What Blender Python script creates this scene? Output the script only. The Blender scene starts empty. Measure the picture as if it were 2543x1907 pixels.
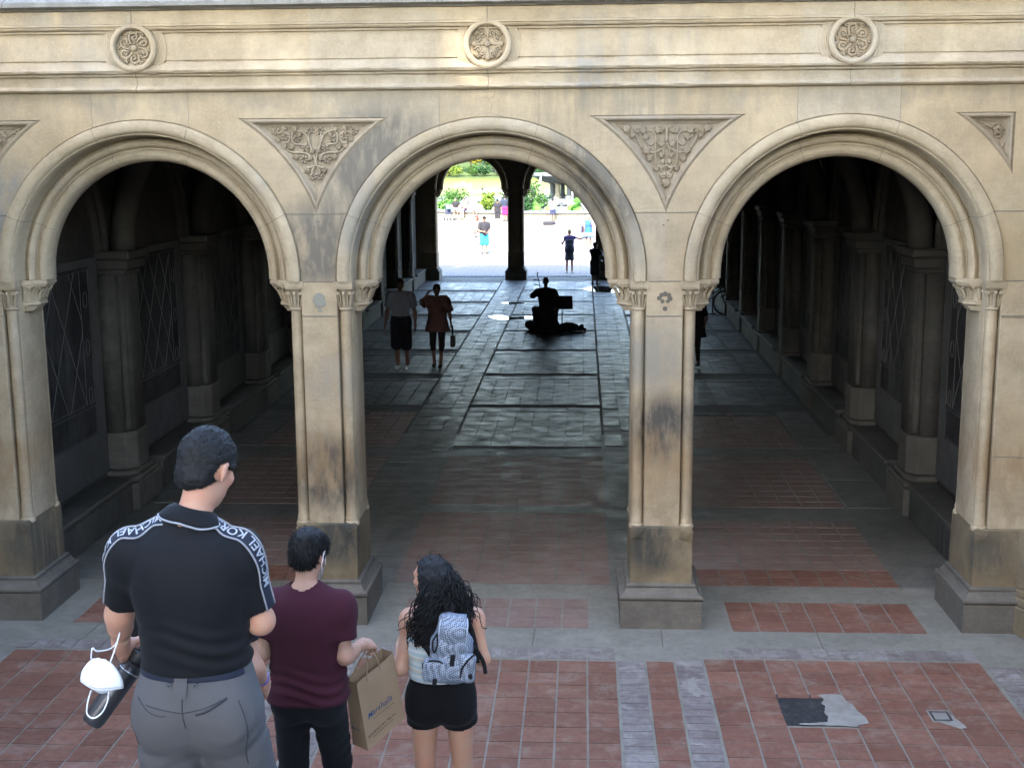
import bpy, bmesh, math, random
import numpy as np
from mathutils import Vector, Matrix, geometry

random.seed(7); RNG = np.random.default_rng(7)
sc = bpy.context.scene
COL = sc.collection
PI = math.pi

# ---------------------------------------------------------------- objects
def tag(o, label=None, cat=None, group=None, kind=None):
    if label: o['label'] = label
    if cat: o['category'] = cat
    if group: o['group'] = group
    if kind: o['kind'] = kind
    return o

def empty(name, loc=(0, 0, 0), rz=0, label=None, cat=None, group=None, parent=None):
    o = bpy.data.objects.new(name, None); COL.objects.link(o)
    o.location = loc; o.rotation_euler = (0, 0, rz); o.empty_display_size = .1
    if parent: o.parent = parent
    return tag(o, label, cat, group)

def link_mesh(name, me, parent=None):
    o = bpy.data.objects.new(name, me); COL.objects.link(o)
    if parent: o.parent = parent
    return o

def copy_tree(o, parent=None):
    c = o.copy(); COL.objects.link(c); c.parent = parent
    for ch in list(o.children):
        copy_tree(ch, c)
    return c

class MB:
    """collects geometry; build() links it as ONE mesh object"""
    def __init__(s):
        s.v = []; s.f = []; s.mi = []; s.t = []; s.m = 0; s.tint = 0.5
    def add(s, vs, fs):
        b = len(s.v); s.v.extend([tuple(map(float, p)) for p in vs])
        for f in fs:
            s.f.append([i + b for i in f]); s.mi.append(s.m); s.t.append(s.tint)
        return b
    def box(s, x0, x1, y0, y1, z0, z1):
        vs = [(x, y, z) for z in (z0, z1) for y in (y0, y1) for x in (x0, x1)]
        s.add(vs, [(0, 2, 3, 1), (4, 5, 7, 6), (0, 1, 5, 4), (2, 6, 7, 3), (0, 4, 6, 2), (1, 3, 7, 5)])
    def obox(s, c, h, R):
        R = np.array(R); c = np.array(c)
        vs = [c + R @ np.array([x * h[0], y * h[1], z * h[2]]) for z in (-1, 1) for y in (-1, 1) for x in (-1, 1)]
        s.add(vs, [(0, 2, 3, 1), (4, 5, 7, 6), (0, 1, 5, 4), (2, 6, 7, 3), (0, 4, 6, 2), (1, 3, 7, 5)])
    def prism(s, poly, z0, z1, fn=None):
        n = len(poly); fn = fn or (lambda a, b, c: (a, b, c))
        vs = [fn(p[0], p[1], z0) for p in poly] + [fn(p[0], p[1], z1) for p in poly]
        fs = [list(range(n))[::-1], list(range(n, 2 * n))] + [(i, (i + 1) % n, n + (i + 1) % n, n + i) for i in range(n)]
        s.add(vs, fs)
    def rings(s, rings, closed=True, cap0=False, cap1=False):
        n = len(rings[0]); vs = [p for r in rings for p in r]; fs = []
        for a in range(len(rings) - 1):
            for i in range(n if closed else n - 1):
                j = (i + 1) % n
                fs.append((a * n + i, a * n + j, (a + 1) * n + j, (a + 1) * n + i))
        if cap0: fs.append(list(range(n))[::-1])
        if cap1: fs.append([(len(rings) - 1) * n + i for i in range(n)])
        s.add(vs, fs)
    def lathe(s, prof, c=(0, 0, 0), seg=20, R=None, rot=0, a0=0, a1=2 * PI, cap=True):
        c = np.array(c, float); full = abs(a1 - a0 - 2 * PI) < 1e-6
        rs = []
        for r, z in prof:
            ring = []
            for i in range(seg if full else seg + 1):
                a = a0 + rot + (a1 - a0) * i / seg
                p = np.array([r * math.cos(a), r * math.sin(a), z])
                if R is not None: p = R @ p
                ring.append(c + p)
            rs.append(ring)
        s.rings(rs, full, cap and full, cap and full)
    def tube(s, pts, r, seg=6, cap=True):
        P = [np.array(p, float) for p in pts]; n = len(P)
        rr = r if hasattr(r, '__len__') else [r] * n
        rs = []; up = None
        for i in range(n):
            d = P[min(i + 1, n - 1)] - P[max(i - 1, 0)]; d = d / (np.linalg.norm(d) + 1e-9)
            if up is None:
                up = np.array([0, 0, 1.]) if abs(d[2]) < .9 else np.array([1., 0, 0])
            a = np.cross(d, up); a /= np.linalg.norm(a) + 1e-9; b = np.cross(a, d); up = b
            rs.append([P[i] + rr[i] * (math.cos(2 * PI * k / seg) * a + math.sin(2 * PI * k / seg) * b) for k in range(seg)])
        s.rings(rs, True, cap, cap)
    def blob(s, c, r, R=None, u=8, w=5):
        c = np.array(c, float); rs = []
        for j in range(w + 1):
            t = PI * j / w; ring = []
            for i in range(u):
                a = 2 * PI * i / u
                p = np.array([r[0] * math.sin(t) * math.cos(a), r[1] * math.sin(t) * math.sin(a), -r[2] * math.cos(t)])
                if R is not None: p = R @ p
                ring.append(c + p)
            rs.append(ring)
        s.rings(rs)
    def quad(s, a, b, c, d): s.add([a, b, c, d], [(0, 1, 2, 3)])
    def np_add(s, V, F):
        s.add(V, F)
    def build(s, name, mats, parent=None, smooth=False, bevel=0, angle=None, seg=1):
        me = bpy.data.meshes.new(name); me.from_pydata(s.v, [], s.f); me.update()
        mats = mats if isinstance(mats, (list, tuple)) else [mats]
        for m in mats: me.materials.append(m)
        if len(mats) > 1: me.polygons.foreach_set('material_index', s.mi)
        at = me.attributes.new('tint', 'FLOAT', 'FACE'); at.data.foreach_set('value', s.t)
        if bevel:
            bm = bmesh.new(); bm.from_mesh(me)
            bmesh.ops.remove_doubles(bm, verts=bm.verts, dist=1e-5)
            es = [e for e in bm.edges if len(e.link_faces) == 2 and e.calc_face_angle(0) > .5]
            bmesh.ops.bevel(bm, geom=es, offset=bevel, segments=seg, affect='EDGES', clamp_overlap=True)
            bm.to_mesh(me); bm.free()
        if smooth:
            me.polygons.foreach_set('use_smooth', [True] * len(me.polygons))
            if angle: me.set_sharp_from_angle(angle=angle)
        return link_mesh(name, me, parent)

def catmull(pts, n=6):
    P = [np.array(p, float) for p in pts]; P = [2 * P[0] - P[1]] + P + [2 * P[-1] - P[-2]]
    out = []
    for i in range(1, len(P) - 2):
        for k in range(n):
            t = k / n; a, b, c, d = P[i - 1], P[i], P[i + 1], P[i + 2]
            out.append(.5 * (2 * b + (c - a) * t + (2 * a - 5 * b + 4 * c - d) * t * t + (3 * b - a - 3 * c + d) * t ** 3))
    out.append(P[-2]); return out

def Rx(a): c, s = math.cos(a), math.sin(a); return np.array([[1, 0, 0], [0, c, -s], [0, s, c]])
def Ry(a): c, s = math.cos(a), math.sin(a); return np.array([[c, 0, s], [0, 1, 0], [-s, 0, c]])
def Rz(a): c, s = math.cos(a), math.sin(a); return np.array([[c, -s, 0], [s, c, 0], [0, 0, 1]])
def unit(v): v = np.array(v, float); return v / (np.linalg.norm(v) + 1e-12)

# ---------------------------------------------------------------- materials
class NT:
    def __init__(s, name):
        s.m = bpy.data.materials.new(name); s.m.use_nodes = True
        s.t = s.m.node_tree; s.n = s.t.nodes; s.n.clear()
        s.out = s.n.new('ShaderNodeOutputMaterial')
        s.b = s.n.new('ShaderNodeBsdfPrincipled'); s.L(s.b.outputs[0], s.out.inputs[0])
        s.pos = s.n.new('ShaderNodeNewGeometry').outputs['Position']
    def L(s, a, b): s.t.links.new(a, b)
    def N(s, kind, **kw):
        n = s.n.new(kind)
        for k, v in kw.items(): setattr(n, k, v)
        return n
    def mapv(s, scale=(1, 1, 1), rot=(0, 0, 0), loc=(0, 0, 0), src=None):
        n = s.N('ShaderNodeMapping'); n.inputs['Scale'].default_value = scale
        n.inputs['Rotation'].default_value = rot; n.inputs['Location'].default_value = loc
        s.L(src or s.pos, n.inputs['Vector']); return n.outputs[0]
    def noise(s, scale, detail=4, rough=.55, vec=None, dist=0):
        n = s.N('ShaderNodeTexNoise'); n.inputs['Scale'].default_value = scale
        n.inputs['Detail'].default_value = detail; n.inputs['Roughness'].default_value = rough
        n.inputs['Distortion'].default_value = dist
        s.L(vec or s.pos, n.inputs['Vector']); return n.outputs['Fac']
    def ramp(s, fac, lo, hi, a=0., b=1.):
        n = s.N('ShaderNodeMapRange'); n.clamp = True
        for k, v in zip((1, 2, 3, 4), (lo, hi, a, b)): n.inputs[k].default_value = v
        s.L(fac, n.inputs[0]); return n.outputs[0]
    def math(s, op, a, b=None):
        n = s.N('ShaderNodeMath', operation=op)
        for i, x in enumerate((a, b)):
            if x is None: continue
            if isinstance(x, (int, float)): n.inputs[i].default_value = x
            else: s.L(x, n.inputs[i])
        return n.outputs[0]
    def mix(s, fac, a, b, mode='MIX'):
        n = s.N('ShaderNodeMix', data_type='RGBA', blend_type=mode)
        for i, x in zip((0, 6, 7), (fac, a, b)):
            if isinstance(x, (int, float)): n.inputs[i].default_value = x
            elif isinstance(x, tuple): n.inputs[i].default_value = (*x, 1) if len(x) == 3 else x
            else: s.L(x, n.inputs[i])
        return n.outputs[2]
    def sphere_mask(s, c, r):
        n = s.N('ShaderNodeVectorMath', operation='DISTANCE'); n.inputs[1].default_value = c
        s.L(s.pos, n.inputs[0]); return s.ramp(n.outputs['Value'], r * .5, r * 1.05, 1, 0)
    def attr(s, name='tint'):
        n = s.N('ShaderNodeAttribute', attribute_name=name); return n.outputs['Fac']
    def bump(s, h, strength=.3, dist=.01, prev=None):
        n = s.N('ShaderNodeBump'); n.inputs['Strength'].default_value = strength; n.inputs['Distance'].default_value = dist
        s.L(h, n.inputs['Height'])
        if prev: s.L(prev, n.inputs['Normal'])
        return n.outputs[0]
    def done(s, col, rough=.8, normal=None, spec=.3, metal=0):
        if isinstance(col, tuple): s.b.inputs['Base Color'].default_value = (*col, 1)
        else: s.L(col, s.b.inputs['Base Color'])
        if isinstance(rough, (int, float)): s.b.inputs['Roughness'].default_value = rough
        else: s.L(rough, s.b.inputs['Roughness'])
        s.b.inputs['Specular IOR Level'].default_value = spec
        s.b.inputs['Metallic'].default_value = metal
        if normal: s.L(normal, s.b.inputs['Normal'])
        return s.m

def plain(name, col, rough=.7, spec=.3, metal=0, var=.12, scale=30, bump=0, bscale=200):
    n = NT(name)
    dark = tuple(c * (1 - var) for c in col); lite = tuple(min(1, c * (1 + var)) for c in col)
    co = n.N('ShaderNodeTexCoord').outputs['Object']
    c = n.mix(n.noise(scale, 4, vec=co), dark, lite)
    nm = n.bump(n.noise(bscale, 2, vec=co), bump, .002) if bump else None
    return n.done(c, rough, nm, spec, metal)

def stone(name, c1, c2, stain=(.16, .165, .17), stain_amt=.35, blots=(), warm=None, rough=.85, chip=.25, streak=.35, bands=(), bstr=.6, blocks=False):
    n = NT(name)
    c = n.mix(n.ramp(n.noise(.9, 5, .6), .35, .65), c1, c2)
    if blocks:      # every ashlar block has a tone of its own
        sp = n.N('ShaderNodeSeparateXYZ'); n.L(n.pos, sp.inputs[0])
        t = n.math('ADD', n.math('DIVIDE', sp.outputs[0], 3.255), .5); fr = n.math('FRACT', t)
        k = n.math('ADD', n.math('MULTIPLY', n.math('FLOOR', t), 3), n.math('ADD', n.math('GREATER_THAN', fr, .36), n.math('GREATER_THAN', fr, .641)))
        k = n.math('ADD', k, n.math('ADD', n.math('MULTIPLY', n.math('GREATER_THAN', sp.outputs[2], 3.99), 17), n.math('MULTIPLY', n.math('GREATER_THAN', sp.outputs[2], 3.03), 41)))
        wn = n.N('ShaderNodeTexWhiteNoise', noise_dimensions='1D'); n.L(k, wn.inputs['W'])
        c = n.mix(n.ramp(wn.outputs[0], 0, 1, 0, .55), c, tuple(x * y for x, y in zip(c1, (.92, .84, .72))))
        c = n.mix(n.ramp(wn.outputs[0], .55, 1, 0, .35), c, (.36, .35, .31))
    c = n.mix(n.ramp(n.noise(5, 6, .68), .40, .64, 0, .5), c, tuple(x * .70 for x in c1))
    c = n.mix(n.ramp(n.noise(38, 5, .72), .5, .68, 0, .28), c, tuple(min(.6, x * 1.2) for x in c2))
    c = n.mix(n.ramp(n.noise(210, 2, .7), .48, .62, 0, .22), c, tuple(x * .5 for x in c1))
    # long bedding veins
    v = n.noise(3.2, 5, .6, n.mapv((.45, 1, 2.6), (0, .35, 0)), 1.2)
    c = n.mix(n.ramp(v, .5, .75, 0, .35), c, tuple(x * .72 for x in c1))
    if warm:
        c = n.mix(n.ramp(n.noise(1.7, 4, .6, n.mapv((1, 1, .6), loc=(3.1, 0, 7.7))), .52, .72, 0, .6), c, warm)
    # run-off streaks
    st = n.noise(9, 4, .6, n.mapv((1.1, 1.1, .09)))
    m = n.ramp(n.noise(.75, 3, .5, n.mapv(loc=(9, 2, 4))), .52, .72, 0, stain_amt)
    c = n.mix(n.math('MULTIPLY', m, n.ramp(st, .35, .62)), c, stain)
    dirt = n.ramp(n.noise(26, 6, .7), .55, .8, 0, streak)
    c = n.mix(dirt, c, tuple(x * .55 for x in c2))
    for (p, r, a, col) in blots:
        nz = n.math('MULTIPLY', n.ramp(n.noise(3.0, 6, .68, n.mapv((1, 1, .4), (0, .75, 0)), .25), .3, .5), n.ramp(n.noise(9, 6, .7, n.mapv((1, 1, .22), (0, .75, 0)), .2), .2, .5))
        c = n.mix(n.math('MULTIPLY', n.math('MULTIPLY', n.sphere_mask(p, r), nz), a), c, col)
    for (z0, z1, a, col, sc_) in bands:
        sp = n.N('ShaderNodeSeparateXYZ'); n.L(n.pos, sp.inputs[0])
        zz = n.math('ADD', sp.outputs[2], n.math('MULTIPLY', n.math('SUBTRACT', n.noise(sc_, 4, .6, n.mapv((1, 1, .5))), .5), .9))
        zm = .5 * (z0 + z1); hw = .5 * (z1 - z0)
        k = n.ramp(n.math('ABSOLUTE', n.math('SUBTRACT', zz, zm)), hw * .3, hw, a, 0)
        k = n.math('MULTIPLY', k, n.ramp(n.noise(11, 5, .65, n.mapv((1, 1, .25))), .3, .6))
        c = n.mix(k, c, col)
    g = n.noise(140, 3, .7); big = n.noise(9, 8, .72)
    h = n.math('ADD', n.math('MULTIPLY', g, .25), big)
    return n.done(c, rough, n.bump(h, bstr, .012), .25)
def text_mesh(txt, size, italic=0., bold=0.):
    cu = bpy.data.curves.new('lettering', 'FONT'); cu.body = txt; cu.size = size; cu.shear = italic; cu.offset = bold
    o = bpy.data.objects.new('lettering', cu); COL.objects.link(o)
    bpy.context.view_layer.update()
    me = bpy.data.meshes.new_from_object(o.evaluated_get(bpy.context.evaluated_depsgraph_get()))
    V = np.array([v.co[:] for v in me.vertices]); Fc = [list(p.vertices) for p in me.polygons]
    bpy.data.objects.remove(o); bpy.data.curves.remove(cu); bpy.data.meshes.remove(me)
    return V, Fc

TX = {'tape': text_mesh('MICHAEL KORS', .043, 0, .0006), 'shop': text_mesh('Marshalls', .085, .28, .0004), 'shop2': text_mesh('Marshalls', .075, .28, .0004),
      'small': text_mesh('Never the same. Never stop.', .017, .15, .0002), 'row': text_mesh('BRING ME BACK NEXT TIME TOO', .022, 0, .0006), 'row2': text_mesh('please reuse and recycle this bag', .016, 0, .0002)}
# ================================================================ materials of the place
from mathutils import noise as noise_
BUFF1, BUFF2 = (.30, .228, .14), (.395, .315, .208)
GREY0 = (.15, .16, .175)
P3 = 3.255; RO = 1.462; ZC = 3.41; ZS = 3.36
M_face = stone('stone_face', BUFF1, BUFF2, stain=(.12, .105, .085), stain_amt=.6, blots=[((-1.0, 0, 4.45), .75, .95, (.115, .10, .078)), ((-1.63, 0, 3.7), .5, .95, (.115, .10, .078)),
    ((-4.6, 0, 4.1), .45, .7, (.17, .17, .16)), ((1.75, 0, 5.0), .3, .35, (.3, .22, .13)), ((4.95, 0, 3.6), .5, .6, (.3, .22, .12)),
    ((4.95, 0, 4.6), .6, .35, (.32, .23, .13))], warm=(.45, .34, .2), blocks=True, bands=[(4.93, 5.3, .55, (.19, .16, .12), 3)])
M_arch = stone('stone_archivolt', (.305, .235, .148), (.395, .318, .212), stain_amt=.55, blots=[((1.12, 0, 4.35), .75, .95, (.115, .10, .078)), ((-1.35, 0, 3.9), .35, .7, (.22, .195, .15)), ((1.4, 0, 3.7), .3, .6, (.22, .195, .15))])
M_ent = stone('stone_entablature', (.285, .222, .145), (.365, .295, .205), stain=(.17, .17, .165), stain_amt=.6, warm=(.46, .37, .25), streak=.5, blocks=True)
M_carve = stone('stone_carving', (.235, .18, .118), (.30, .24, .165), streak=.5)
M_pier = stone('stone_pier', (.305, .228, .138), (.415, .33, .215), blots=[((1.60, 0, 1.95), .42, 1.0, (.07, .062, .05)), ((1.62, .0, 2.7), .4, .6, (.22, .195, .15)), ((-1.60, 0, 1.5), .45, 1.0, (.07, .062, .05)), ((1.5, 0, 2.6), .35, .7, (.22, .195, .15)), ((-1.5, 0, 2.4), .3, .6, (.24, .21, .165))],
    bands=[(1.25, 1.95, .75, (.25, .165, .085), 5), (.75, 1.15, .5, (.5, .4, .27), 7)], warm=(.42, .31, .18), streak=.45)
M_base = stone('stone_pier_base', (.15, .115, .07), (.25, .195, .12), stain=(.05, .05, .047), stain_amt=1.0, warm=(.27, .19, .1), streak=.6, blots=[((1.55, -.03, .8), .33, 1.0, (.055, .052, .042)), ((-1.5, -.03, .85), .33, 1.0, (.055, .052, .042)), ((4.7, -.03, .75), .3, .8, (.075, .07, .055)), ((-4.6, -.03, .8), .35, .8, (.075, .07, .055))])
M_plinth = stone('stone_plinth', (.115, .10, .08), (.18, .16, .13), stain=(.07, .07, .065), stain_amt=.7, streak=.6)
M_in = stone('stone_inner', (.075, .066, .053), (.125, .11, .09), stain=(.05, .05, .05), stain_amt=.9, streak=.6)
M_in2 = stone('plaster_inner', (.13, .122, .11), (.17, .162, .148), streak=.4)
M_panel = stone('painted_panel', (.03, .028, .028), (.085, .08, .075), stain=(.14, .135, .125), stain_amt=.8, streak=.3)
M_line = plain('panel_line', (.14, .13, .115), .8)
M_mortar = plain('mortar', (.13, .112, .088), .95, var=.3)
M_mortar_l = plain('pale_mortar', (.34, .33, .29), .95, var=.3)
M_grime = plain('repair_patch', (.20, .19, .15), .95, var=.2)
M_bench = stone('stone_bench', (.075, .07, .06), (.13, .12, .105), stain=(.03, .03, .03), stain_amt=.8)

bld = empty('stone_arcade', (0, 0, 0), label='buff sandstone arcade with three round arches, carved medallions and a dark vaulted passage behind', cat='building')

# ---------------------------------------------------------------- wall face
def arc(cx, r, a0, a1, n, zc=ZC):
    return [(cx + r * math.cos(a0 + (a1 - a0) * i / n), zc + r * math.sin(a0 + (a1 - a0) * i / n)) for i in range(n + 1)]

RS, ZT, Q = 1.728, 4.872, .718
def tri_loop(cx, o, n=22):
    z = ZT - o; R = RS + o
    zb = ZC + math.sqrt(max(R * R - (P3 / 2) ** 2, 0))
    xo = P3 / 2 - math.sqrt(R * R - (z - ZC) ** 2)
    aL0 = math.atan2(z - ZC, P3 / 2 - xo); aL1 = math.atan2(zb - ZC, P3 / 2)
    L = [(cx - P3 / 2 + R * math.cos(aL0 + (aL1 - aL0) * i / n), ZC + R * math.sin(aL0 + (aL1 - aL0) * i / n)) for i in range(n + 1)]
    Rr = [(2 * cx - x, zz) for x, zz in L][::-1]
    top = [(cx + xo + (-2 * xo) * i / 8, z) for i in range(1, 8)]
    return L + Rr[1:] + top
def half_loop(sg, o, n=18):
    z = ZT - o; R = 1.742 + o; xr = P3 + 1.482 - o
    a0 = math.asin((z - ZC) / R); a1 = math.acos((xr - P3) / R)
    pts = [(P3 + R * math.cos(a0 + (a1 - a0) * i / n), ZC + R * math.sin(a0 + (a1 - a0) * i / n)) for i in range(n + 1)]
    zb = pts[-1][1]; x0 = pts[0][0]
    pts += [(xr, zb + (z - zb) * i / 8) for i in range(1, 9)] + [(xr + (x0 - xr) * i / 6, z) for i in range(1, 6)]
    return [(sg * x, zz) for x, zz in pts]
loops = [lambda o: tri_loop(-P3 / 2, o), lambda o: tri_loop(P3 / 2, o), lambda o: half_loop(-1, o), lambda o: half_loop(1, o)]
out = [(-5.6, 0), (-5.052, 0), (-5.052, ZS), (-P3 - RO, ZS)]
for k in (-1, 0, 1):
    out += arc(k * P3, RO, PI, 0, 48)
    out += [(k * P3 + RO, ZS), ((k + 1) * P3 - RO, ZS)] if k < 1 else [(P3 + RO, ZS), (5.052, ZS), (5.052, 0)]
out += [(5.6, 0), (5.6, 5.12), (-5.6, 5.12)]
holes = [l(0) for l in loops]
allp = [[Vector((x, z, 0)) for x, z in lp] for lp in [out] + holes]
tris = geometry.tessellate_polygon(allp)
flat = [p for lp in allp for p in lp]
w = MB()
w.add([(p.x, 0, p.y) for p in flat], [tuple(t) for t in tris])
wall_back = [(p.x, .72, p.y) for p in flat]
out2d = [Vector((x, z, 0)) for x, z in out]
w.add([(x, .72, z) for x, z in out], [tuple(t) for t in geometry.tessellate_polygon([out2d])])
# stone joints: thin mortar beads let into the face
def wob(pts, a=.003):
    return [(p[0] + random.uniform(-a, a), p[1], p[2] + random.uniform(-a, a)) for p in pts]
def seam(mb, p, q, n=14, r=.0024, y=.0006, a=.002):
    mb.tube(wob([(p[0] + (q[0] - p[0]) * i / n, y, p[1] + (q[1] - p[1]) * i / n) for i in range(n + 1)], a), r, 4)
w.m = 1
za = ZC + math.sqrt(RS * RS - (P3 / 2) ** 2)
xa = math.sqrt(RO * RO - (za - ZC) ** 2)
for k in (-1, 0, 1):
    for d in (-.455, .46):
        seam(w, (k * P3 + d, ZC + math.sqrt(RO * RO - d * d)), (k * P3 + d, 5.115))
for k in (-2, -1, 0, 1):
    cx = (k + .5) * P3
    x0 = max(cx - (P3 / 2 - xa), -5.5); x1 = min(cx + (P3 / 2 - xa), 5.5)
    seam(w, (x0, za), (x1, za), r=.005)
    seam(w, (max(cx - .155, -5.5), ZS - .005), (min(cx + .155, 5.5), ZS - .005), r=.005)
seam(w, (4.72, 3.02), (5.2, 3.01), r=.004); seam(w, (4.72, 1.7), (5.2, 1.69), r=.004)
# cracks over the middle arch
w.tube(wob([(.06, .0006, 5.1), (.045, .0006, 5.05), (.0, .0006, 5.03), (.03, .0006, 4.98), (.02, .0006, 4.93), (.015, .0006, 4.9)], .006), .0022, 4)
w.tube(wob([(-.14, .0006, 4.87), (-.08, .0006, 4.895), (0, .0006, 4.905), (.015, .0006, 4.9), (.07, .0006, 4.885), (.14, .0006, 4.868)], .003), .0022, 4)
w.tube(wob([(-.07, .0006, 5.045), (-.03, .0006, 5.04), (.0, .0006, 5.03)], .003), .0018, 4)
for cx in (-P3 / 2, P3 / 2):      # filled bolt holes under the panels
    for dx, dz in ((.02, -.07), (-.02, -.115)):
        w.blob((cx + dx, .0, za + dz), (.010, .002, .008))
front = w.build('front_wall', [M_face, M_mortar], bld)

# ---------------------------------------------------------------- spandrel panels and their carving
PR = [(0, 0), (.003, .012), (.012, .004), (.026, -.004), (.040, .002), (.046, .026), (.056, .038), (.066, .05), (.08, .055), (.084, .062)]
def flower(mb, x, y, z, r, n=6, a=None):
    a = random.random() if a is None else a
    for i in range(n):
        t = a + 2 * PI * i / n
        mb.blob((x + .58 * r * math.cos(t), y - .006, z + .58 * r * math.sin(t)), (.46 * r, .028, .25 * r), Ry(-t), 8, 4)
    mb.blob((x, y - .014, z), (.16 * r, .014, .16 * r), None, 6, 4)
def leaf(mb, x, y, z, r, a, lobes=5):
    pts = []; n = lobes * 2 + 1
    for i in range(n):
        t = a - 2.3 + 4.6 * i / (n - 1); rr = r * (1.0 if i % 2 == 0 else .55) * (1.15 if i == n // 2 - (n // 2) % 2 else 1)
        pts.append((x + rr * math.cos(t), z + rr * math.sin(t)))
    pts.append((x - .5 * r * math.cos(a), z - .5 * r * math.sin(a)))
    m = len(pts)
    vs = [(p[0], y, p[1]) for p in pts] + [(x + (p[0] - x) * .86, y - .032, z + (p[1] - z) * .86) for p in pts] + [(x, y - .018, z)]
    fs = [(i, (i + 1) % m, m + (i + 1) % m, m + i) for i in range(m)] + [(m + i, m + (i + 1) % m, 2 * m) for i in range(m)]
    mb.add(vs, fs)
def vine(mb, pts, y, r=.011, n=6):
    c = catmull([(p[0], y - .014, p[1]) for p in pts], n)
    mb.tube(c, r, 6)
YP = .062
def stem2(mb, cx, f, pts, r=.0105):
    for s in (1, -1):
        vine(mb, [(cx + s * f(p)[0], f(p)[1]) for p in pts], YP, r)
for k, lp in enumerate(loops):
    mb = MB()
    n0 = len(lp(0)); mb.rings([[(p[0], y, p[1]) for p in lp(o)] for o, y in PR], True)
    inner = lp(PR[-1][0]); t2 = geometry.tessellate_polygon([[Vector((x, z, 0)) for x, z in inner]])
    mb.add([(x, PR[-1][1], z) for x, z in inner], [tuple(t) for t in t2])
    pan = mb.build('spandrel_panel', M_carve, bld, True, angle=.6)
    cv = MB()
    if k == 0:
        cx = -P3 / 2; f = lambda p: ((p[0] - 1115) * .00068, ZT - (p[1] - 85) * .00068)
        for px, py, r in ((572, 262, 60), (1045, 252, 58), (705, 332, 56), (865, 362, 56), (975, 478, 58), (958, 640, 60), (1072, 870, 58)):
            for s in (1, -1):
                X, Z = f((px, py)); flower(cv, cx + s * X, YP, Z, r * .00068 * 1.05)
        for px, py, r, a in ((700, 222, 46, 2.0), (840, 225, 52, 2.6), (612, 372, 44, 3.9), (690, 455, 50, 3.9), (790, 470, 46, 4.4), (850, 600, 50, 4.0), (1040, 625, 40, 4.4), (1075, 525, 42, 4.5), (1000, 790, 42, 4.2), (905, 300, 40, .6)):
            for s in (1, -1):
                X, Z = f((px, py)); leaf(cv, cx + s * X, YP, Z, r * .00068 * 1.1, a if s > 0 else PI - a)
        for pts in ([(600, 305), (660, 268), (740, 288), (768, 350), (735, 412), (665, 410)], [(1030, 420), (1000, 320), (930, 268), (850, 258), (798, 320), (822, 420), (930, 440), (1010, 470)], [(715, 500), (800, 545), (900, 545), (1000, 565), (1052, 620), (1048, 660)], [(1112, 725), (1060, 745), (1000, 755), (985, 800)], [(1113, 735), (1100, 600), (1065, 500), (1036, 420), (1030, 290)], [(1095, 750), (1062, 800), (1068, 860)]):
            stem2(cv, cx, f, pts)
    elif k == 1:
        cx = P3 / 2; f = lambda p: ((p[0] - 1082) * .0007, ZT - (p[1] - 95) * .0007)
        for px, py, r, a in ((562, 265, 72, 2.8), (640, 350, 52, 4.4), (775, 290, 62, 2.2), (812, 372, 56, 4.5), (965, 285, 66, .4), (1010, 290, 50, 2.4), (820, 545, 72, 4.2), (1010, 460, 66, .5), (858, 650, 54, 4.5), (950, 775, 54, 4.4), (1020, 610, 48, 4.6), (700, 300, 40, 1.2)):
            for s in (1, -1):
                X, Z = f((px, py)); leaf(cv, cx + s * X, YP, Z, r * .0007, a if s > 0 else PI - a)
        X, Z = f((1082, 970)); leaf(cv, cx, YP, Z, .05, -PI / 2)
        for pts in ([(670, 290), (700, 400), (765, 520)], [(820, 295), (900, 310), (945, 400), (880, 480), (820, 430), (740, 350)], [(942, 400), (940, 600), (948, 740)], [(1090, 450), (1040, 510), (930, 575), (840, 570)], [(1088, 450), (1040, 540), (1048, 620)], [(1088, 250), (1085, 440)], [(970, 745), (1020, 775), (1075, 740), (1082, 690)], [(1000, 780), (1040, 830), (1078, 850)], [(1010, 850), (1020, 890), (1060, 895), (1070, 850)]):
            stem2(cv, cx, f, pts, .009)
        for px, py, r in ((1040, 695, 36), (1042, 862, 26), (1082, 785, 20)):
            for s in (1, -1):
                X, Z = f((px, py)); cv.blob((cx + s * X, YP - .01, Z), (r * .0007, .022, r * .0007))
    else:
        sg = -1 if k == 2 else 1; cx = sg * 4.6; cz = 4.71
        cv.tube([(cx + .062 * math.cos(a), YP - .006, cz + .062 * math.sin(a)) for a in np.linspace(0, 2 * PI, 25)], .009, 6)
        for i in range(5):
            t = PI / 2 + i * 2 * PI / 5; leaf(cv, cx + .026 * math.cos(t), YP - .004, cz + .026 * math.sin(t), .028, t, 2)
        for pts in ([(-.06, .02), (-.1, .05), (-.14, .04), (-.13, .01), (-.11, .02)], [(-.05, -.04), (.0, -.1), (.03, -.15), (.05, -.19), (.03, -.21), (.015, -.18)], [(-.1, .05), (-.15, .075), (-.18, .07)], [(.03, -.15), (.055, -.13), (.06, -.1)]):
            vine(cv, [(cx + sg * p[0], cz + p[1]) for p in pts], YP, .011)
    cv.build('carving', M_carve, pan, True)

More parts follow.
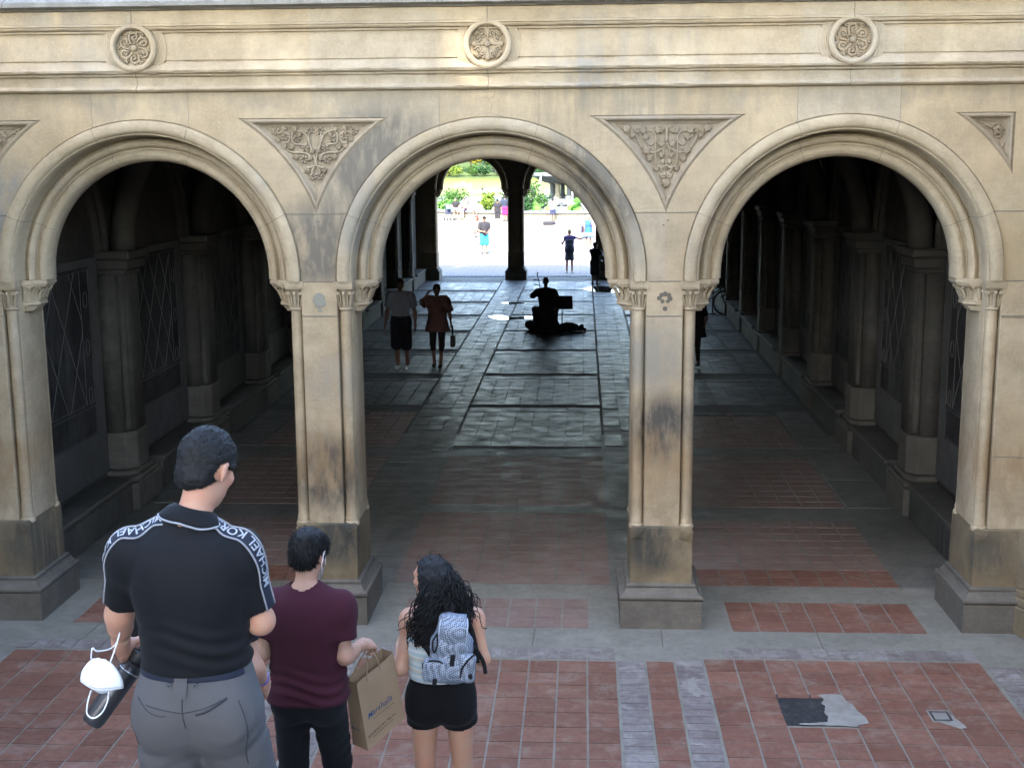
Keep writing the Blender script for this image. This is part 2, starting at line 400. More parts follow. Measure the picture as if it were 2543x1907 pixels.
# ---------------------------------------------------------------- archivolts
APR = [(1.4625, .0), (1.4622, .022), (1.452, .022), (1.451, -.022), (1.447, -.034), (1.41, -.046), (1.365, -.044), (1.34, -.026), (1.334, -.004), (1.322, -.006), (1.314, .012), (1.309, .03), (1.307, .15),
       (1.306, .235), (1.296, .25), (1.28, .212), (1.255, .196), (1.228, .206), (1.21, .235), (1.205, .262), (1.192, .266), (1.186, .252), (1.17, .226), (1.14, .216), (1.11, .23), (1.092, .258), (1.086, .288), (1.08, .3)]
APR = APR + [(1.08, .36)] + [(r, .72 - y) for r, y in APR[::-1]]
def arch_path(cx, r, n=56):
    return [(cx - r, ZS, PI)] + [(cx + r * math.cos(a), ZC + r * math.sin(a), a) for a in np.linspace(PI, 0, n + 1)] + [(cx + r, ZS, 0)]
archs = []
for k in (-1, 0, 1):
    mb = MB(); cx = k * P3
    n = 150; ring = []
    for r, y in APR:
        q_ = len(ring); jj = lambda x, z: float(noise_.noise(Vector((x * 6, z * 6, q_ * 3.7)))) * .0028 + float(noise_.noise(Vector((x * 23, z * 23, q_ * 1.7)))) * .0016
        ring.append([(x + jj(x, z) * math.cos(a), y + (jj(x + 9, z) if 1.09 < r < 1.46 else 0), z + jj(x, z) * math.sin(a)) for x, z, a in arch_path(cx, r, n)])
    mb.rings(ring, False)
    mb.m = 1
    for ang in (math.asin((za - ZC) / RO), PI - math.asin((za - ZC) / RO), math.acos(.455 / RO), math.acos(-.46 / RO)):
        mb.tube([(cx + r * math.cos(ang + .0015 * math.sin(r * 40)), y - .0006, ZC + r * math.sin(ang + .0015 * math.sin(r * 40))) for r, y in APR[:28]], .0024, 4)
    archs.append(mb.build('archivolt', [M_arch, M_mortar], bld, True, angle=.75))

# ---------------------------------------------------------------- entablature
def extr(name, prof, mat, x0=-5.6, x1=5.6, seams=(), ang=.5):
    mb = MB(); n = 420
    jt = lambda x, q: float(noise_.noise(Vector((x * 3.1, q * 5.7, 0)))) * .0035 + float(noise_.noise(Vector((x * 17, q * 9.1, 4)))) * .0022 - max(0, float(noise_.noise(Vector((x * 6, q * 3.3, 9)))) - .38) * .03
    xs = [x0 + (x1 - x0) * i / n for i in range(n + 1)]
    rs = []
    for x in xs:
        rs.append([(x, y - (jt(x, i_) if y < -.01 else 0), z + .6 * jt(x + 50, i_ + 30)) for i_, (y, z) in enumerate(prof)])
    mb.rings(rs, False)
    mb.m = 1
    for x in seams:
        mb.tube([(x + .003 * math.sin(z * 50), y - .0012, z) for y, z in prof], .0028, 4)
    return mb.build(name, [mat, M_mortar], bld, True, angle=ang)
S0 = (-P3, 0, P3)
extr('string_course', [(.05, 5.112), (-.02, 5.113), (-.042, 5.122), (-.056, 5.136), (-.056, 5.15), (-.044, 5.162), (-.022, 5.168), (-.016, 5.176), (-.016, 5.252)], M_ent, seams=S0)
extr('string_course', [(-.016, 5.252), (-.034, 5.254), (-.046, 5.264), (-.04, 5.276), (-.066, 5.281), (-.08, 5.292), (-.086, 5.308), (-.078, 5.316), (-.024, 5.388), (-.022, 5.398)], M_ent, seams=S0)
extr('frieze', [(-.022, 5.398), (-.036, 5.400), (-.036, 5.620), (-.024, 5.622), (-.022, 5.642)], M_ent)
extr('string_course', [(-.022, 5.642), (-.05, 5.644), (-.054, 5.658), (-.044, 5.664), (-.074, 5.669), (-.086, 5.682), (-.088, 5.696), (-.104, 5.699), (-.104, 5.717), (-.086, 5.722)], M_ent, seams=S0)
M_cap = stone('stone_cornice', (.15, .142, .128), (.22, .21, .19), stain=(.08, .08, .078), stain_amt=.8, streak=.6)
extr('frieze', [(-.086, 5.722), (-.086, 5.836)], M_ent, seams=S0)
extr('cornice', [(-.086, 5.836), (-.12, 5.838), (-.135, 5.85), (-.18, 5.856), (-.2, 5.866), (-.2, 5.905), (-.12, 5.95), (.35, 5.99)], M_cap, seams=(-4.4, -2.1, .2, 2.9))
# medallions
for k, cx in enumerate(S0):
    mb = MB(); cz = 5.51
    sec = [(.222, .0), (.222, -.07), (.214, -.094), (.196, -.104), (.178, -.102), (.168, -.09), (.165, -.02), (0.0, -.02)]
    seg = 48
    mb.rings([[(cx + r * math.cos(2 * PI * i / seg), y, cz + r * math.sin(2 * PI * i / seg)) for i in range(seg)] for r, y in sec])
    for r, a in ((.236, .74), (.252, .7), (.268, .62), (.29, .5)):
        for s in (0, PI):
            mb.tube([(cx + r * math.cos(s + t), -.05 + (r - .23) * .25, cz + r * math.sin(s + t)) for t in np.linspace(-a, a, 17)], .0095, 6)
    for s in (0, PI):       # plate behind the flared mouldings
        rs = []
        for r, y in ((.21, -.058), (.3, -.042), (.306, -.02)):
            rs.append([(cx + r * math.cos(s + t), y, cz + r * math.sin(s + t) * .94) for t in np.linspace(-.62, .62, 15)])
        mb.rings(rs, False)
    med = mb.build('medallion', M_ent, bld, True, angle=.5)
    cv = MB(); y0 = -.03
    def spiral(c0, r0, turns, a0, hand, w0=.016, grow=1.0):
        pts = []; rad = []
        N = 22
        for i in range(N + 1):
            t = i / N; rr = r0 * (1 - t) ** grow + .004; a = a0 + hand * turns * 2 * PI * t
            pts.append((c0[0] + rr * math.cos(a), y0 - .012 - .012 * t, c0[1] + rr * math.sin(a))); rad.append(w0 * (1 - .45 * t))
        cv.tube(pts, rad, 7)
        cv.blob(pts[-1], (.011, .014, .011))
    if k != 1:
        na = 6
        for i in range(na):
            a = i * 2 * PI / na + .5; c0 = (cx + .098 * math.cos(a), cz + .098 * math.sin(a))
            spiral(c0, .047, 1.35, a + PI * (.75 if k == 0 else .8), -1, .0145)
            c1 = (cx + .148 * math.cos(a + .42), cz + .148 * math.sin(a + .42)); spiral(c1, .02, 1.0, a, 1, .0085)
            a2 = a - .35
            vine(cv, [(cx + .045 * math.cos(a2), cz + .045 * math.sin(a2)), (cx + .075 * math.cos(a2 - .15), cz + .075 * math.sin(a2 - .15)), (cx + .12 * math.cos(a2 - .3), cz + .12 * math.sin(a2 - .3)), (cx + .152 * math.cos(a2 - .1), cz + .152 * math.sin(a2 - .1))], y0 - .006, .0085)
            leaf(cv, cx + .066 * math.cos(a2 + .3), y0 - .004, cz + .066 * math.sin(a2 + .3), .022, a2, 2)
        cv.blob((cx, y0 - .02, cz), (.03, .026, .03), None, 12, 7)
        for i in range(9):
            t = i * 2 * PI / 9; cv.blob((cx + .043 * math.cos(t), y0 - .008, cz + .043 * math.sin(t)), (.0125, .014, .0125))
    else:
        cv.blob((cx, y0 - .022, cz), (.029, .026, .029), None, 12, 7)
        for i in range(4):
            a = i * PI / 2
            rs = [.02, .06, .1, .125, .15]; ws = [.012, .012, .02, .034, .006]
            cv.tube([(cx + r * math.cos(a), y0 - .01, cz + r * math.sin(a)) for r in rs], ws, 8)
            for s in (1, -1):
                aa = a + s * .52; c0 = (cx + .1 * math.cos(aa), cz + .1 * math.sin(aa))
                spiral(c0, .03, 1.1, a, -s, .0115)
                leaf(cv, cx + .135 * math.cos(a + s * .72), y0 - .003, cz + .135 * math.sin(a + s * .72), .03, a + s * .75, 3)
    cv.build('carving', M_carve, med, True)

# ---------------------------------------------------------------- piers
def pier_plan(k=1.0):
    h = [(0, .0), (.165, .0), (.172, .012), (.172, .09), (.295, .1), (.297, .12)]
    q = h + [(x, .72 - y) for x, y in h[::-1]]
    return q[:-1] + [(-x, y) for x, y in q[::-1]][:-1]
def make_pier(cx, full=True):
    mb = MB(); pl = []
    seen = set()
    for p in pier_plan():
        kx = (round(p[0], 4), round(p[1], 4))
        if kx in seen: continue
        seen.add(kx); pl.append(p)
    # order by angle round the centre
    pl = [(0.165, 0), (.172, .012), (.172, .09), (.29, .1), (.297, .115), (.297, .605), (.29, .62), (.172, .63), (.172, .708), (.165, .72)]
    pl = pl + [(-x, y) for x, y in pl[::-1]]
    mb.prism([(cx + x, y) for x, y in pl], 1.0, ZS - .002)
    mb.m = 1
    mb.tube([(cx - .172, .0, 3.03), (cx + .172, .0, 3.03)], .005, 4)
    shaft = mb.build('pier', [M_pier, M_mortar], bld, True, angle=.5)
    # colonnettes with capitals
    for sx in (-1, 1):
        for yy in (.072, .648):
            c = MB(); x = cx + sx * .235
            c.lathe([(.062, 1.05), (.062, 1.06), (.056, 1.075), (.054, 1.2), (.053, 3.075), (.053, 3.08)], (x, yy, 0), 16)
            c.lathe([(.075, .97), (.078, .99), (.07, 1.01), (.062, 1.02), (.066, 1.04), (.06, 1.055)], (x, yy, 0), 16)
            c.build('colonnette', M_pier, shaft, True, angle=.6)
            c = MB()
            c.lathe([(.055, 3.082), (.066, 3.088), (.069, 3.097), (.062, 3.106), (.052, 3.11), (.047, 3.15), (.05, 3.2), (.058, 3.25), (.07, 3.275), (.06, 3.285)], (x, yy, 0), 16)
            fr = -1 if yy < .3 else 1
            for i in range(6):
                a = 2 * PI * i / 6 + .52
                c.tube([(x + r * math.cos(a), yy + r * math.sin(a), z) for r, z in ((.056, 3.115), (.064, 3.17), (.076, 3.225), (.094, 3.255), (.1, 3.24))], [.013, .015, .015, .013, .010], 5)
                a2 = a + PI / 6
                c.tube([(x + r * math.cos(a2), yy + r * math.sin(a2), z) for r, z in ((.058, 3.13), (.064, 3.19), (.078, 3.245))], [.007, .009, .006], 5)
            for s in (-1, 1):
                c.lathe([(.0, -.012), (.019, -.012), (.022, 0), (.015, .012), (0, .012)], (x + s * .058, yy + fr * .066, 3.247), 10, Rx(PI / 2))
            # abacus
            c.box(x - .083, x + .083, yy - .09 if fr < 0 else yy - .03, yy + .03 if fr < 0 else yy + .09, 3.285, 3.3)
            c.box(x - .089, x + .0875, yy - .097 if fr < 0 else yy - .03, yy + .03 if fr < 0 else yy + .097, 3.301, 3.3195)
            c.box(x - .0865, x + .086, yy - .094 if fr < 0 else yy - .03, yy + .03 if fr < 0 else yy + .094, 3.32, ZS - .001)
            c.build('capital', M_arch, shaft, True, angle=.5)
        # corbel capital carrying the inner order
        c = MB()
        def ring(o, z):
            # half-octagon plan growing out of the pier side by o
            X0 = cx + sx * .285; y0, y1 = .36 - .205 * min(1, .62 + o * 1.6), .36 + .205 * min(1, .62 + o * 1.6)
            ch = min(o * .6, .09)
            return [(X0, y0, z), (X0 + sx * max(o - ch, .001), y0, z), (X0 + sx * o, y0 + ch, z), (X0 + sx * o, y1 - ch, z), (X0 + sx * max(o - ch, .001), y1, z), (X0, y1, z)]
        pr = [(.085, 3.055), (.09, 3.06), (.092, 3.075), (.11, 3.08), (.115, 3.097), (.13, 3.102), (.148, 3.11), (.155, 3.122), (.148, 3.135), (.138, 3.138), (.148, 3.147), (.146, 3.156), (.128, 3.16), (.122, 3.2), (.138, 3.25), (.168, 3.285),
              (.215, 3.288), (.222, 3.295), (.222, 3.305), (.235, 3.31), (.243, 3.325), (.243, 3.34), (.236, 3.345), (.236, ZS - .0015)]
        rg = [ring(o, z) for o, z in pr]
        if sx < 0: rg = [r[::-1] for r in rg]
        c.rings(rg, True, True, True)
        for i in range(7):          # carved leaves and beads
            t = (i + .5) / 7
            o_ = .142
            def pt(o, z, t=t):
                R = ring(o, z); seg = [np.array(R[j]) for j in range(6)]
                ln = [np.linalg.norm(seg[j + 1] - seg[j]) for j in range(5)]; T = sum(ln) * t
                for j in range(5):
                    if T <= ln[j] or j == 4:
                        return tuple(seg[j] + (seg[j + 1] - seg[j]) * min(1, T / max(ln[j], 1e-6)))
                    T -= ln[j]
            c.tube([pt(.137, 3.165), pt(.145, 3.2), pt(.166, 3.245), pt(.2, 3.272)], [.015, .021, .018, .008], 5)
            t2 = t + .07
            c.blob(pt(.212, 3.276, min(t2, .99)), (.012, .012, .012), None, 6, 4)
        c.build('capital', M_arch, shaft, True, angle=.45)
    # base block
    b = MB()
    def rect(o, z): return [(cx - .295 - o, -.02 - o, z), (cx + .295 + o, -.02 - o, z), (cx + .295 + o, .74 + o, z), (cx - .295 - o, .74 + o, z)]
    b.rings([rect(o, z) for o, z in ((.0, .42), (.004, .6), (.0, .9), (-.004, .985), (-.02, 1.0), (-.12, 1.012))], True, False, True)
    for sx in (-1, 1):
        b.box(cx + sx * .235 - .065, cx + sx * .235 + .065, -.034, .1, .885, .968)
        b.tube([(cx + sx * .235 - .05, -.036, .962), (cx + sx * .235, -.042, .9), (cx + sx * .235 + .05, -.036, .962)], .009, 5)
    b.build('base_block', M_base, shaft, False, bevel=.012, seg=2)
    p = MB()
    p.rings([rect(o, z) for o, z in ((.098, .0), (.098, .275), (.09, .282))], True)
    p.rings([rect(o, z) for o, z in ((.075, .284), (.098, .29), (.108, .305), (.106, .325), (.092, .336), (.078, .338), (.064, .352), (.052, .375), (.046, .392), (.03, .394), (.03, .4), (.036, .408), (.034, .425), (.018, .432), (-.05, .434))], True)
    p.build('plinth', M_plinth, shaft, True, angle=.45)
    # weathered repair patch on the top block
    if abs(cx) < 2:
        q = MB()
        for dx, dz, r in (((0, 0, .055), (-.035, -.02, .03), (.03, -.045, .035), (-.005, -.05, .04), (.005, -.11, .022)) if cx < 0 else ((-.05, 0, .022), (-.03, .03, .022), (.005, .04, .024), (.04, .028, .022), (.05, -.005, .024), (.03, -.03, .018), (-.02, -.03, .02))):
            q.lathe([(r, 0), (r * .92, .003), (.001, .004)], (cx + dx, -.0005, 3.2 + dz), 12, Rx(PI / 2))
        q.build('repair_patch', M_grime if cx < 0 else plain('dark_repair', (.1, .085, .065), .95, var=.3), shaft)
        if cx > 0:
            q = MB(); q.lathe([(.022, 0), (.02, .003), (.001, .004)], (cx + .005, -.0005, 3.1), 12, Rx(PI / 2)); q.build('repair_patch', plain('dark_repair', (.1, .085, .065), .95, var=.3), shaft)
    return shaft
piers = [make_pier(x) for x in (-1.5 * P3, -.5 * P3, .5 * P3, 1.5 * P3)]

# ---------------------------------------------------------------- north end of the passage: the same arches again
YN = 36.09
def north(o):
    c = copy_tree(o, bld)
    c.location = (0, YN, 0); c.rotation_euler = (0, 0, PI)
    return c
for o in archs + piers: north(o)
nw = MB(); nw.add([(x, YN, z) for x, z in out], [tuple(t) for t in geometry.tessellate_polygon([out2d])])
nw.add([(x, YN - .72, z) for x, z in out], [tuple(t) for t in geometry.tessellate_polygon([out2d])])
nw.build('rear_wall', M_face, bld)
# roof, flanks and inner side walls
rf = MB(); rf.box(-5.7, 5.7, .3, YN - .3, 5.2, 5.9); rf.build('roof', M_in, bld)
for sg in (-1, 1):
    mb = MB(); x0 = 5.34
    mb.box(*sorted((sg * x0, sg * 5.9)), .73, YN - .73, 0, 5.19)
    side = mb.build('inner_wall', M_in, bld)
    ys = [.95] + [4.38 + 3.42 * i for i in range(9)] + [YN - .95]
    def add(name, mat, f, sm=False, bev=0):
        m = MB(); f(m); return m.build(name, mat, side, sm, bev)
    for i, yc in enumerate(ys[1:-1]):
        def pil(m, yc=yc):
            pp = [(x0 + .01, -.36), (5.16, -.36), (5.15, -.24), (5.03, -.22), (5.0, -.16), (5.0, .16), (5.03, .22), (5.15, .24), (5.16, .36), (x0 + .01, .36)]
            m.prism([(sg * x, yc + y) for x, y in pp], 1.0, 3.05)
            for yy in (-.235, .235):
                m.lathe([(.055, 1.02), (.05, 1.1), (.05, 3.05)], (sg * 5.08, yc + yy, 0), 10)
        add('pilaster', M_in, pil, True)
        def base(m, yc=yc):
            for o, z0, z1 in ((0, .5, 1.0), (.09, .43, .5), (.2, .36, .43), (.25, 0, .36)):
                pp = [(x0 + .01, -.34 - o), (5.1 - o * .3, -.34 - o), (4.985 - o * .3, -.2 - o), (4.985 - o * .3, .2 + o), (5.1 - o * .3, .34 + o), (x0 + .01, .34 + o)]
                m.prism([(sg * x, yc + y) for x, y in pp], z0 + .001, z1)
        add('plinth', M_plinth if i < 2 else M_in, base, False, .015)
        def capi(m, yc=yc):
            for o, z0, z1 in ((0, 3.05, 3.12), (.05, 3.121, 3.25), (.1, 3.251, 3.36)):
                m.box(*sorted((sg * (4.99 - o), sg * (x0 + .01))), yc - .3 - o, yc + .3 + o, z0, z1)
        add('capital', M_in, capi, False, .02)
        # transverse rib springing toward the ceiling
        def rib(m, yc=yc):
            m.tube([(sg * (5.1 - 1.3 * (1 - math.cos(t))), yc, 3.36 + 1.75 * math.sin(t)) for t in np.linspace(0, PI / 2, 12)], .16, 8)
        add('rib', M_in, rib, True)
    for i in range(len(ys) - 1):
        ya, yb = ys[i], ys[i + 1]
        a0 = ya + (.42 if i else .15); b0 = yb - (.42 if i < len(ys) - 2 else .15)
        ym, hw = .5 * (a0 + b0), .5 * (b0 - a0)
        # blind arch ring over each bay
        def ring_(m, ym=ym, hw=hw):
            for dr, dx in ((0, 0), (.12, .05)):
                r = hw + .05 + dr
                m.tube([(sg * (x0 - .03 - dx), ym + r * math.cos(t), 3.36 + min(r, 1.7) * math.sin(t)) for t in np.linspace(0, PI, 22)], .07, 7)
        add('blind_arch', M_in, ring_, True)
        def plast(m):
            m.box(*sorted((sg * (x0 - .03), sg * (x0 + .02))), a0, b0, .5, 3.3)
        fr = add('wall_panel', M_in2, plast)
        pa, pb = a0 + .3, b0 - .3
        def dark(m):
            m.box(*sorted((sg * (x0 - .036), sg * (x0 - .02))), pa, pb, 1.08, 3.2)
        pn = MB(); dark(pn); pn = pn.build('painting', M_panel, fr)
        def lat(m):
            X = sg * (x0 - .038)
            for z0, z1 in ((1.1, 1.45), (1.5, 3.16)):
                for u0, u1 in ((pa + .03, pb - .03),):
                    m.tube([(X, u0, z0), (X, u1, z0), (X, u1, z1), (X, u0, z1), (X, u0, z0)], .006, 4)
            u0, u1 = pa + .3, pb - .3
            m.tube([(X, u0, 1.5), (X, u0, 3.16)], .005, 4); m.tube([(X, u1, 1.5), (X, u1, 3.16)], .005, 4)
            st = (u1 - u0) / 2
            for j in range(-3, 6):
                for s in (1, -1):
                    z0, z1 = 1.5, 3.16; c0 = u0 + j * st * .7 if s > 0 else u1 - j * st * .7
                    d = (z1 - z0) * .55 * s
                    ya_, yb_ = c0, c0 + d
                    lo, hi = (u0, u1)
                    # clip
                    t0, t1 = 0., 1.
                    if abs(yb_ - ya_) > 1e-6:
                        ta, tb = (lo - ya_) / (yb_ - ya_), (hi - ya_) / (yb_ - ya_)
                        t0, t1 = max(0, min(ta, tb)), min(1, max(ta, tb))
                    if t1 - t0 > .05:
                        m.tube([(X, ya_ + (yb_ - ya_) * t0, z0 + (z1 - z0) * t0), (X, ya_ + (yb_ - ya_) * t1, z0 + (z1 - z0) * t1)], .006, 4)
            for z in (1.6, 2.2, 2.8):
                for u in (pa + .16, pb - .16):
                    m.tube([(X, u + .06 * math.cos(t), z + .1 * math.sin(t)) for t in np.linspace(0, 2 * PI, 13)], .006, 4)
        if i < 4:
            m = MB(); lat(m); m.build('tracery', M_line, pn)
        def bench(m):
            aa, bb = a0 + .18, b0 - .18
            if i == 0: aa = 1.0
            m.box(*sorted((sg * 4.95, sg * (x0 - .031))), aa, bb, 0, .4)
            m.box(*sorted((sg * 4.915, sg * (x0 - .031))), aa, bb, .402, .47)
        add('bench', M_bench, bench, False, .02)
# ================================================================ floors and ground
def tile_mat(name, c1, c2, dustcol, dlo, dhi, damt, rough=(.45, .8), spec=.4, bstr=.4, dscale=2.6, hs=28):
    n = NT(name); t = n.attr()
    c = n.mix(t, c1, c2)
    c = n.mix(n.ramp(n.noise(14, 5, .6), .35, .7, 0, .5), c, tuple(x * .68 for x in c1))
    sm = n.noise(dscale, 7, .72, n.mapv((1, 1.5, 1), (0, 0, .5)), 1.1)
    sm2 = n.noise(17, 5, .7, n.mapv((1, .5, 1), (0, 0, .6)), .6)
    d = n.math('MULTIPLY', n.ramp(n.math('ADD', n.math('MULTIPLY', sm, .72), n.math('MULTIPLY', sm2, .28)), dlo, dhi), damt)
    c = n.mix(d, c, dustcol)
    fl = n.ramp(n.noise(75, 3, .6), .70, .76, 0, .5)
    c = n.mix(fl, c, (.38, .36, .33))
    rg = n.ramp(n.noise(3, 4, .6), .3, .7, rough[0], rough[1])
    h = n.math('ADD', n.noise(hs, 6, .7), n.math('MULTIPLY', n.noise(7, 4, .6), .7))
    return n.done(c, rg, n.bump(h, bstr, .012), spec)
M_t_red = tile_mat('terracotta_tile', (.165, .072, .048), (.24, .112, .076), (.29, .245, .20), .5, .72, .7)
M_t_grey = tile_mat('grey_brick_paver', (.155, .125, .117), (.225, .19, .178), (.34, .32, .29), .46, .66, .85)
M_t_dusty = tile_mat('dusty_tile', (.185, .082, .062), (.225, .108, .085), (.225, .192, .165), .26, .6, .8, bstr=.2)
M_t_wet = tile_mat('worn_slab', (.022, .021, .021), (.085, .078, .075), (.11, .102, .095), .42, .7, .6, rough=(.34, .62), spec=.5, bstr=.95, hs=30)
M_slab = tile_mat('bluestone_slab', (.185, .175, .145), (.23, .217, .18), (.30, .285, .24), .45, .72, .7, dscale=1.6)
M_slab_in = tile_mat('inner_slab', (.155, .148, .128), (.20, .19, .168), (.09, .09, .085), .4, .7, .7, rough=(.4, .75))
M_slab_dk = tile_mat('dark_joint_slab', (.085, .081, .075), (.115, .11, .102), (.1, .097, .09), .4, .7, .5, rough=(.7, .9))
M_smear = tile_mat('cement_smear', (.25, .24, .21), (.32, .31, .275), (.2, .15, .13), .45, .65, .7)
M_tar = tile_mat('tar_patch', (.018, .018, .02), (.05, .05, .052), (.12, .12, .12), .55, .7, .8, bstr=1.0)

fl = MB()
# base sheet: bluestone outside, darker stone inside
fl.m = 0; fl.tint = .5
def sheet(x0, x1, y0, y1, z, nx, ny):
    for i in range(nx):
        for j in range(ny):
            a, b = x0 + (x1 - x0) * i / nx, x0 + (x1 - x0) * (i + 1) / nx
            c, d = y0 + (y1 - y0) * j / ny, y0 + (y1 - y0) * (j + 1) / ny
            fl.quad((a, c, z), (b, c, z), (b, d, z), (a, d, z))
sheet(-5.35, 5.35, -3.6, 1.16, 0, 1, 1)
fl.m = 1; sheet(-5.4, 5.4, 1.16, 8.6, 0, 1, 1); fl.m = 9; sheet(-5.4, 5.4, 8.6, 36.4, 0, 1, 1)
def tiles(x0, x1, y0, y1, nx, ny, m, gap=.017, tilt=.0008, skip=None, miss=0):
    dx, dy = (x1 - x0) / nx, (y1 - y0) / ny
    for i in range(nx):
        for j in range(ny):
            a, b = x0 + i * dx + gap / 2, x0 + (i + 1) * dx - gap / 2
            c, d = y0 + j * dy + gap / 2, y0 + (j + 1) * dy - gap / 2
            if skip and skip(.5 * (a + b), .5 * (c + d)): continue
            if miss and random.random() < miss: continue
            fl.tint = min(1, max(0, random.gauss(.5, .28)))
            fl.m = m if not isinstance(m, tuple) else (m[1] if random.random() < (c - m[2]) / (m[3] - m[2]) else m[0])
            hz = .012 if fl.m == 5 else .006
            if fl.m == 5: a, b, c, d = a + .001, b - .001, c + .002, d - .002
            g = lambda: hz + random.uniform(-tilt, tilt)
            e = lambda: random.uniform(-.0018, .0018)
            top = [(a + e(), c + e(), g()), (b + e(), c + e(), g()), (b + e(), d + e(), g()), (a + e(), d + e(), g())]
            vs = top + [(p[0], p[1], .0005) for p in top]
            fl.add(vs, [(0, 1, 2, 3), (4, 5, 1, 0), (5, 6, 2, 1), (6, 7, 3, 2), (7, 4, 0, 3)])
S = .2745
hole = lambda x, y: 2.49 < x < 3.05 and -2.2 < y < -1.6
for sg in (1, -1):
    X = lambda a, b: (min(sg * a, sg * b), max(sg * a, sg * b))
    # landing in front of the arches
    tiles(*X(1.965, 1.965 + 9 * S), -.86 - 9 * S, -.86, 9, 9, 2, skip=hole if sg > 0 else None)
    tiles(*X(2.17, 4.45), -.825, -.58, 17, 1, 3)
    tiles(*X(1.705, 1.95), -.9 - 19 * .13, -.9, 1, 19, 3, gap=.01)
    tiles(*X(1.44, 1.695), -.93 - 9 * S, -.93, 1, 9, 2)
    tiles(*X(1.19, 1.43), -.93 - 19 * .13, -.93, 1, 19, 3, gap=.01)
    tiles(*X(4.47, 4.73), -.95 - 19 * .13, -.95, 1, 19, 3, gap=.01)
    tiles(*X(4.74, 5.0), -.95 - 19 * .13, -.95, 1, 19, 3, gap=.01)
    # under the outer arches
    tiles(*X(2.31, 4.165), -.155, .66, 7, 3, 2)
    tiles(*X(2.1, 4.22), 1.16, 1.16 + 2 * .272, 8, 2, 2)
    tiles(*X(2.1, 4.22), 1.71, 1.71 + 7 * .272, 8, 7, 4)
    # long lanes inside
    y = 4.25
    while y < 35:
        if y < 9: tiles(*X(2.1, 4.26), y, y + 9 * .272, 8, 9, 4, gap=.012)
        else:
            tiles(*X(2.1, 4.26), y, y + 2.45, 7, 6, 5, tilt=.0014, gap=.009)
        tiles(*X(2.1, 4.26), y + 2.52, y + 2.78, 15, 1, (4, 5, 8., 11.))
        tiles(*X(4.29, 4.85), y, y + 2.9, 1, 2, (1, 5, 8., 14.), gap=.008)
        y += 3.42
    y = .9
    while y < 35:
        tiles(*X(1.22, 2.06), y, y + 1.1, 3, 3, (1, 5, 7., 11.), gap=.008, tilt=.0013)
        y += 1.14
tiles(-1.175, 1.175, -.94 - 9 * S, -.94, 9, 9, 2)
tiles(-1.175, 1.175, -.9, -.64, 18, 1, 3)
tiles(-.935, .935, -.13, .69, 7, 3, 4)
y = 1.16
while y < 35:
    if y < 7: tiles(-1.17, 1.17, y, y + 2.72, 8, 10, 4, gap=.013)
    else:
        tiles(-1.18, 1.18, y, y + 2.72, 8, 7, 5, gap=.009, tilt=.0015)
    tiles(-1.18, 1.18, y + 2.76, y + 3.1, 4, 1, (1, 5, 7., 9.), gap=.01, tilt=.0015)
    y += 3.42 if y > 1.2 else 3.1
# ring of joints between the big bluestone slabs
fl.m = 7
for x in (-3.9, -1.63, .4, 1.62, 3.1):
    fl.tube([(x, -.58, .001), (x + .01, -.13, .001)], .004, 4)
for x, y0_ in ((-1.62, .9), (1.62, .9)):
    pass
# missing tiles filled with tar and cement, a small broken drain cover
fl.m = 6
fl.tint = .4
fl.add([(2.49, -2.205, .004), (3.03, -2.2, .004), (3.045, -1.61, .004), (2.495, -1.6, .004)], [(0, 1, 2, 3)])
fl.m = 8; fl.tint = .7
ed = [(2.86, -1.61), (3.05, -1.60), (3.075, -1.72), (3.11, -1.80), (3.12, -1.93), (3.17, -2.02), (3.165, -2.15), (3.08, -2.19), (3.06, -2.215), (2.95, -2.2), (2.80, -2.205), (2.62, -2.2), (2.6, -2.17), (2.74, -2.165), (2.84, -2.14), (2.87, -2.05), (2.85, -1.95), (2.88, -1.86), (2.86, -1.78), (2.9, -1.7)]
def fan(ed, z):
    vs = []
    for i in range(len(ed)):
        a, b = ed[i], ed[(i + 1) % len(ed)]
        for k in range(3):
            t = k / 3; vs.append((a[0] + (b[0] - a[0]) * t + random.uniform(-.008, .008), a[1] + (b[1] - a[1]) * t + random.uniform(-.008, .008), z + random.uniform(0, .002)))
    fl.add(vs, [tuple(x) for x in geometry.tessellate_polygon([[Vector((p[0], p[1], 0)) for p in vs]])])
fan(ed, .0105)
fan([(3.84, -2.1), (3.87, -1.95), (3.9, -2.1), (3.93, -2.2), (3.87, -2.23), (3.8, -2.16), (3.74, -2.12)], .0105)
def smear(cx, cy, rx, ry, n=40, z=.0095):
    p_ = [random.uniform(0, 6.28) for _ in range(4)]
    k_ = lambda t: 1 + .25 * math.sin(2 * t + p_[0]) + .2 * math.sin(3 * t + p_[1]) + .12 * math.sin(7 * t + p_[2]) + .08 * math.sin(13 * t + p_[3])
    fan([(cx + rx * k_(2 * PI * i / n) * math.cos(2 * PI * i / n), cy + ry * k_(2 * PI * i / n) * math.sin(2 * PI * i / n)) for i in range(n)], z)
for a in ((1.82, -1.5, .07, .16), (-1.6, -1.2, .11, .16), (-1.83, -1.9, .09, .22)):
    smear(*a)
fl.m = 8; fl.tint = .2
fl.box(3.69, 3.87, -2.1, -1.88, .002, .0095)
fl.m = 6; fl.tint = .2
for a in ((3.705, 3.72, -2.08, -1.9), (3.84, 3.855, -2.08, -1.9), (3.72, 3.84, -1.92, -1.905), (3.72, 3.84, -2.075, -2.06)):
    fl.box(a[0], a[1], a[2], a[3], .008, .0125)
fl.build('floor', [M_slab, M_slab_in, M_t_red, M_t_grey, M_t_dusty, M_t_wet, M_tar, M_mortar, M_smear, M_slab_dk])
bpy.data.objects['floor']['kind'] = 'structure'
